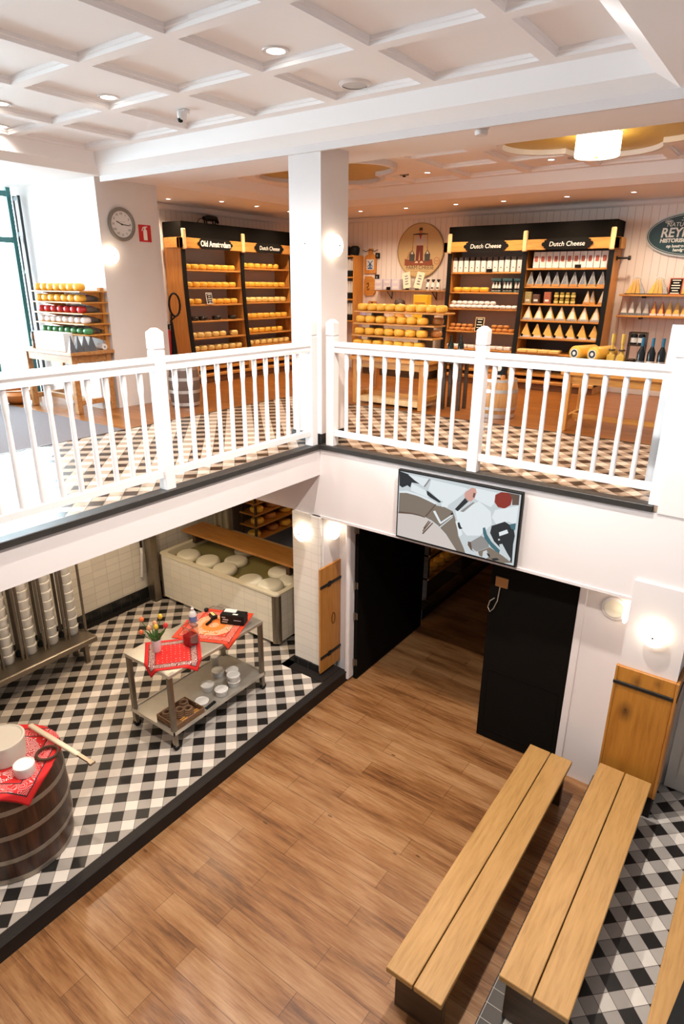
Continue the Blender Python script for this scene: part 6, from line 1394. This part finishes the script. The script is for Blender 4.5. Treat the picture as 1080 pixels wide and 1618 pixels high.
t = thing('standing_board', 'pale blue grey panel standing behind the right end newel of the railing', 'panel', (3.28, 0.5, 0.0))
m = MB(); m.box(-0.35, 0.5, -0.012, 0.012, 0.03, 1.25, 0.003); m.build('panel', plain('pale_blue_grey', (0.56, 0.62, 0.68), 0.4, var=0.03), t)
m = MB(); m.box(-0.33, -0.27, -0.12, 0.12, 0, 0.03); m.build('foot', GREYM, t)
m = MB(); m.box(0.4, 0.46, -0.12, 0.12, 0, 0.03); m.build('foot', GREYM, t)

# ================================================================== LEFT ENTRANCE SIDE
t = trestle_table('pine_table', 'oak table with a foot rail carrying the tiered display by the entrance', (-4.35, -0.63, 0.0), 1.15, 0.595, 0.735, True, wood('table_oak', (0.28, 0.12, 0.035), (0.42, 0.19, 0.06), (0.5, 0.25, 0.09), 'x'))
t = thing('wall_rack', 'five tier open wooden rack of coloured cheeses behind the entrance table', 'rack', (-4.30, -0.03, 0.7355))
WZ = [0.19, 0.315, 0.435, 0.56, 0.685]
for k, z in enumerate(WZ):
    m = MB(); m.box(0.02, 1.08, -0.37, -0.005, z - 0.016, z, 0.003); m.build('shelf', OAKX, t)
for x in (0.10, 0.95):
    m = MB(); m.box(x, x + 0.06, -0.05, -0.005, 0, 0.72); m.build('upright', OAK, t)
    m = MB()
    for z in WZ: m.prism([(-0.30, z - 0.016), (-0.05, z - 0.016), (-0.05, z - 0.085), (-0.12, z - 0.06)], x + 0.015, x + 0.04, M=Matrix(((0, 0, 1, 0), (1, 0, 0, 0), (0, 1, 0, 0), (0, 0, 0, 1))))
    m.build('bracket', OAK, t)
for s, (mat, col, n_, r, h) in enumerate([(CHEESEG, 'green waxed', 8, 0.058, 0.072), (SOFTW, 'white wrapped', 8, 0.058, 0.072), (CHEESER, 'red waxed', 7, 0.055, 0.075), (CHEESE, 'yellow', 7, 0.068, 0.085), (CHEESE, 'yellow', 7, 0.068, 0.085)]):
    for k in range(n_):
        o = wheel_thing('round_cheese', r, h, mat, '%s cheese on the %s tier of the rack by the entrance' % (col, ['lowest', 'second', 'third', 'fourth', 'top'][s]), 'cheese', 'entrance rack, %s tier' % ['lowest', 'second', 'third', 'fourth', 'top'][s], 0.42)
        o.location = (-4.30 + 0.10 + (0.13 if n_ == 8 else 0.142) * k + 0.02 * (s == 0), -0.03 - 0.29, 0.7355 + WZ[s] + 0.001)
    if s < 4:
        for k in range(3):
            m = MB(); m.box(-0.05, 0.05, -0.09, 0.09, 0, 0.075, 0.02, seg=2); o = m.build('wrapped_block', FOIL); o.location = (-4.30 + 0.32 + 0.26 * k, -0.03 - 0.12, 0.7355 + WZ[s] + 0.001); tag(o, 'silvery wrapped cheese at the back of the %s tier of the entrance rack' % ['lowest', 'second', 'third', 'fourth'][s], 'cheese', 'wrapped cheeses, %s tier' % ['lowest', 'second', 'third', 'fourth'][s])
t = thing('gift_carton', 'large white printed carton in the middle of the entrance table', 'box', (-3.68, -0.53, 0.7355))
m = MB(); m.box(-0.34, 0.31, -0.06, 0.06, 0, 0.215, 0.004); m.build('carton', plain('bright_carton', (0.82, 0.82, 0.82), 0.5, var=0.02), t)
m = MB(); m.box(-0.32, -0.22, -0.062, -0.06, 0.02, 0.19); m.box(-0.14, -0.09, -0.062, -0.06, 0.08, 0.19); m.box(-0.06, 0.0, -0.062, -0.06, 0.08, 0.19); m.box(-0.10, -0.02, -0.062, -0.06, 0.02, 0.06); m.build('blue_print', plain('faded_print', (0.46, 0.55, 0.66), 0.5, var=0.3, scale=40), t)
CHAR = plain('charcoal_bag', (0.10, 0.10, 0.11), 0.4, var=0.4, scale=40)
for k in range(4):
    o = wedge_bm(0.085, 0.07, 0.19).build('coffee_bag', CHAR); o.location = (-3.255, -0.575 + 0.09 * k, 0.736); o.rotation_euler = (0, 0, PI / 2)
    tag(o, 'charcoal pointed bag in the row along the right end of the entrance table', 'bag', 'charcoal bags on the entrance table')
for k in range(4):
    t = thing('preserve_jar', 'brown preserve jar, %s of the left corner stack on the entrance table' % ['lower front', 'upper front', 'lower rear', 'upper rear'][k], 'jar', (-4.15 + 0.085 * (k // 2), -0.52, 0.7355 + 0.1 * (k % 2)), 0, 'jars on the entrance table')
    m = MB(); m.lathe([(0, 0), (0.034, 0), (0.036, 0.006), (0.036, 0.07), (0.03, 0.08), (0, 0.08)], 14); m.build('jar', plain('brown_preserve', (0.16, 0.07, 0.025), 0.25), t, smooth=40); m = MB(); m.lathe([(0, 0.081), (0.032, 0.081), (0.032, 0.098), (0, 0.1)], 14); m.build('lid', DARKW, t, smooth=40)
t = thing('paper_roll', 'cream paper roll beside the charcoal bags on the entrance table', 'paper roll', (-3.30, -0.14, 0.7725)); m = MB(); m.lathe([(0, -0.06), (0.036, -0.06), (0.036, 0.06), (0, 0.06)], 18, M=Matrix.Rotation(PI / 2, 4, 'Y')); m.build('roll', PAPERW, t, smooth=40); m = MB(); m.lathe([(0, 0.0602), (0.012, 0.0602), (0.012, 0.061), (0, 0.061)], 10, M=Matrix.Rotation(PI / 2, 4, 'Y')); m.build('core', GREYM, t)
t = thing('white_carton', 'white box standing under the entrance table against the pier', 'box', (-3.72, -0.12, 0.0)); m = MB(); m.box(-0.35, 0.38, -0.08, 0.08, 0, 0.56, 0.004); m.build('carton', PAPERW, t); m = MB(); m.box(-0.33, 0.36, -0.082, -0.08, 0.50, 0.51); m.build('lid_seam', GREYM, t)
t = thing('orange_pot', 'round orange earthen pot on the floor by the entrance window', 'pot', (-4.60, -0.62, 0.0)); m = MB(); m.lathe([(0, 0), (0.11, 0), (0.2, 0.06), (0.21, 0.12), (0.16, 0.16), (0.15, 0.15), (0, 0.13)], 24); m.build('pot', plain('orange_clay', (0.55, 0.20, 0.05), 0.5), t, smooth=50); m = MB(); m.lathe([(0.15, 0.155), (0.165, 0.155), (0.165, 0.175), (0.15, 0.175)], 24); m.build('rim', plain('clay_rim', (0.45, 0.16, 0.04), 0.5), t)

# clock, fire sign, extinguisher
RY = Matrix(((0, 0, 1, 0), (1, 0, 0, 0), (0, 1, 0, 0), (0, 0, 0, 1)))   # XY drawing -> YZ plane facing +X
t = thing('wall_clock', 'round grey rimmed clock with roman numerals on the plaster pier', 'clock', (-3.246, 0.277, 2.178))
m = MB(); m.lathe([(0, 0.0), (0.165, 0.0), (0.188, 0.01), (0.188, 0.03), (0.178, 0.04), (0.165, 0.042), (0.150, 0.03), (0.146, 0.02), (0, 0.018)], 48, M=RY); m.build('case', plain('grey_taupe_rim', (0.22, 0.19, 0.155), 0.4, 0.2), t, smooth=35)
m = MB(); m.prism(disc_poly(0.147, 0.147), 0.0185, 0.0215, M=RY); m.build('dial', plain('dial_white', (0.74, 0.70, 0.66), 0.5, var=0.02), t)
for k, s in enumerate(['XII', 'I', 'II', 'III', 'IIII', 'V', 'VI', 'VII', 'VIII', 'IX', 'X', 'XI']):
    a = PI / 2 - k * PI / 6
    text('numeral', s, 0.036, t, (0.0222, 0.118 * math.cos(a), 0.118 * math.sin(a)), IRON, rot=(PI / 2, 0, PI / 2), ext=0.0003)
m = MB(); m.box(-0.004, 0.004, -0.015, 0.105, 0.0225, 0.0245, M=RY @ Matrix.Rotation(math.radians(-95), 4, 'Z')); m.build('minute_hand', IRON, t)
m = MB(); m.box(-0.005, 0.005, -0.015, 0.082, 0.0228, 0.0248, M=RY @ Matrix.Rotation(math.radians(68), 4, 'Z')); m.cyl((0, 0, 0), 0.01, 0.022, 0.028, 12, M=RY); m.build('hour_hand', IRON, t)
m = MB(); m.box(-0.05, 0.05, 0.026, 0.030, 0.0222, 0.0226, M=RY); m.build('dial_mark', plain('dial_print', (0.4, 0.37, 0.34), 0.5), t)
t = thing('fire_sign', 'square red fire extinguisher sign beside the clock', 'sign', (-3.246, 0.62, 2.10))
m = MB(); m.box(0.0, 0.004, -0.092, 0.092, -0.098, 0.098); m.build('plate', REDP, t)
m = MB(); m.prism([(-0.026, -0.078), (0.03, -0.078), (0.03, 0.03), (0.018, 0.048), (-0.012, 0.048), (-0.026, 0.03)], 0.0042, 0.0055, M=RY); m.prism([(-0.012, 0.05), (0.016, 0.05), (0.016, 0.066), (0.04, 0.072), (0.038, 0.082), (0.0, 0.08), (-0.03, 0.07), (-0.05, 0.03), (-0.04, 0.025), (-0.022, 0.058), (-0.012, 0.06)], 0.0042, 0.0055, M=RY); m.build('pictogram', SIGNW, t)
t = thing('fire_extinguisher', 'red fire extinguisher with looped black hose beside the pier', 'fire extinguisher', (-3.92, 1.40, 0.002))
m = MB(); m.lathe([(0, 0.28), (0.075, 0.28), (0.082, 0.29), (0.082, 0.78), (0.06, 0.85), (0.025, 0.88), (0, 0.88)], 24); m.build('cylinder', REDP, t, smooth=50)
m = MB(); m.lathe([(0, 0.88), (0.03, 0.88), (0.03, 0.93), (0, 0.94)], 14); m.box(-0.02, 0.02, -0.11, 0.05, 0.93, 0.95, 0.004); m.box(-0.016, 0.016, -0.10, 0.0, 0.97, 0.985, 0.004); m.build('valve_head', IRON, t)
m = MB(); m.tube([(0.06, 0.02, 0.90)] + [(0.06, 0.11 + 0.10 * math.cos(a * PI / 8), 1.22 + 0.16 * math.sin(a * PI / 8)) for a in range(-6, 13)] + [(0.07, 0.01, 1.0), (0.085, 0.01, 0.7)], 0.015, 8); m.tube([(0.085, 0.01, 0.98), (0.10, 0.01, 0.62), (0.10, 0.01, 0.52)], 0.03, 10, radii=[0.02, 0.04, 0.046]); m.build('hose', BLACKP, t, smooth=60)
m = MB(); m.box(-0.09, 0.09, -0.09, 0.09, 0.0, 0.02); m.cyl((0, 0, 0), 0.03, 0.02, 0.28, 12); m.build('floor_stand', GREYM, t)
t = thing('dark_barrel', 'dark barrel with pale hoops behind the left newel post', 'barrel', (-2.72, 0.62, 0.0))
br = lambda z: 0.2 * (0.86 + 0.14 * math.sin(PI * z / 0.52))
m = MB(); m.lathe([(0, 0.0)] + [(br(0.065 * k), 0.065 * k) for k in range(9)] + [(0, 0.515)], 28); m.build('staves', plain('grey_brown_stave', (0.13, 0.085, 0.065), 0.5, var=0.3), t, smooth=40)
for z in (0.04, 0.2, 0.36, 0.49): m = MB(); m.lathe([(br(z) + 0.001, z - 0.02), (br(z) + 0.005, z - 0.02), (br(z) + 0.005, z + 0.02), (br(z) + 0.001, z + 0.02)], 28); m.build('hoop', HOOPL, t)
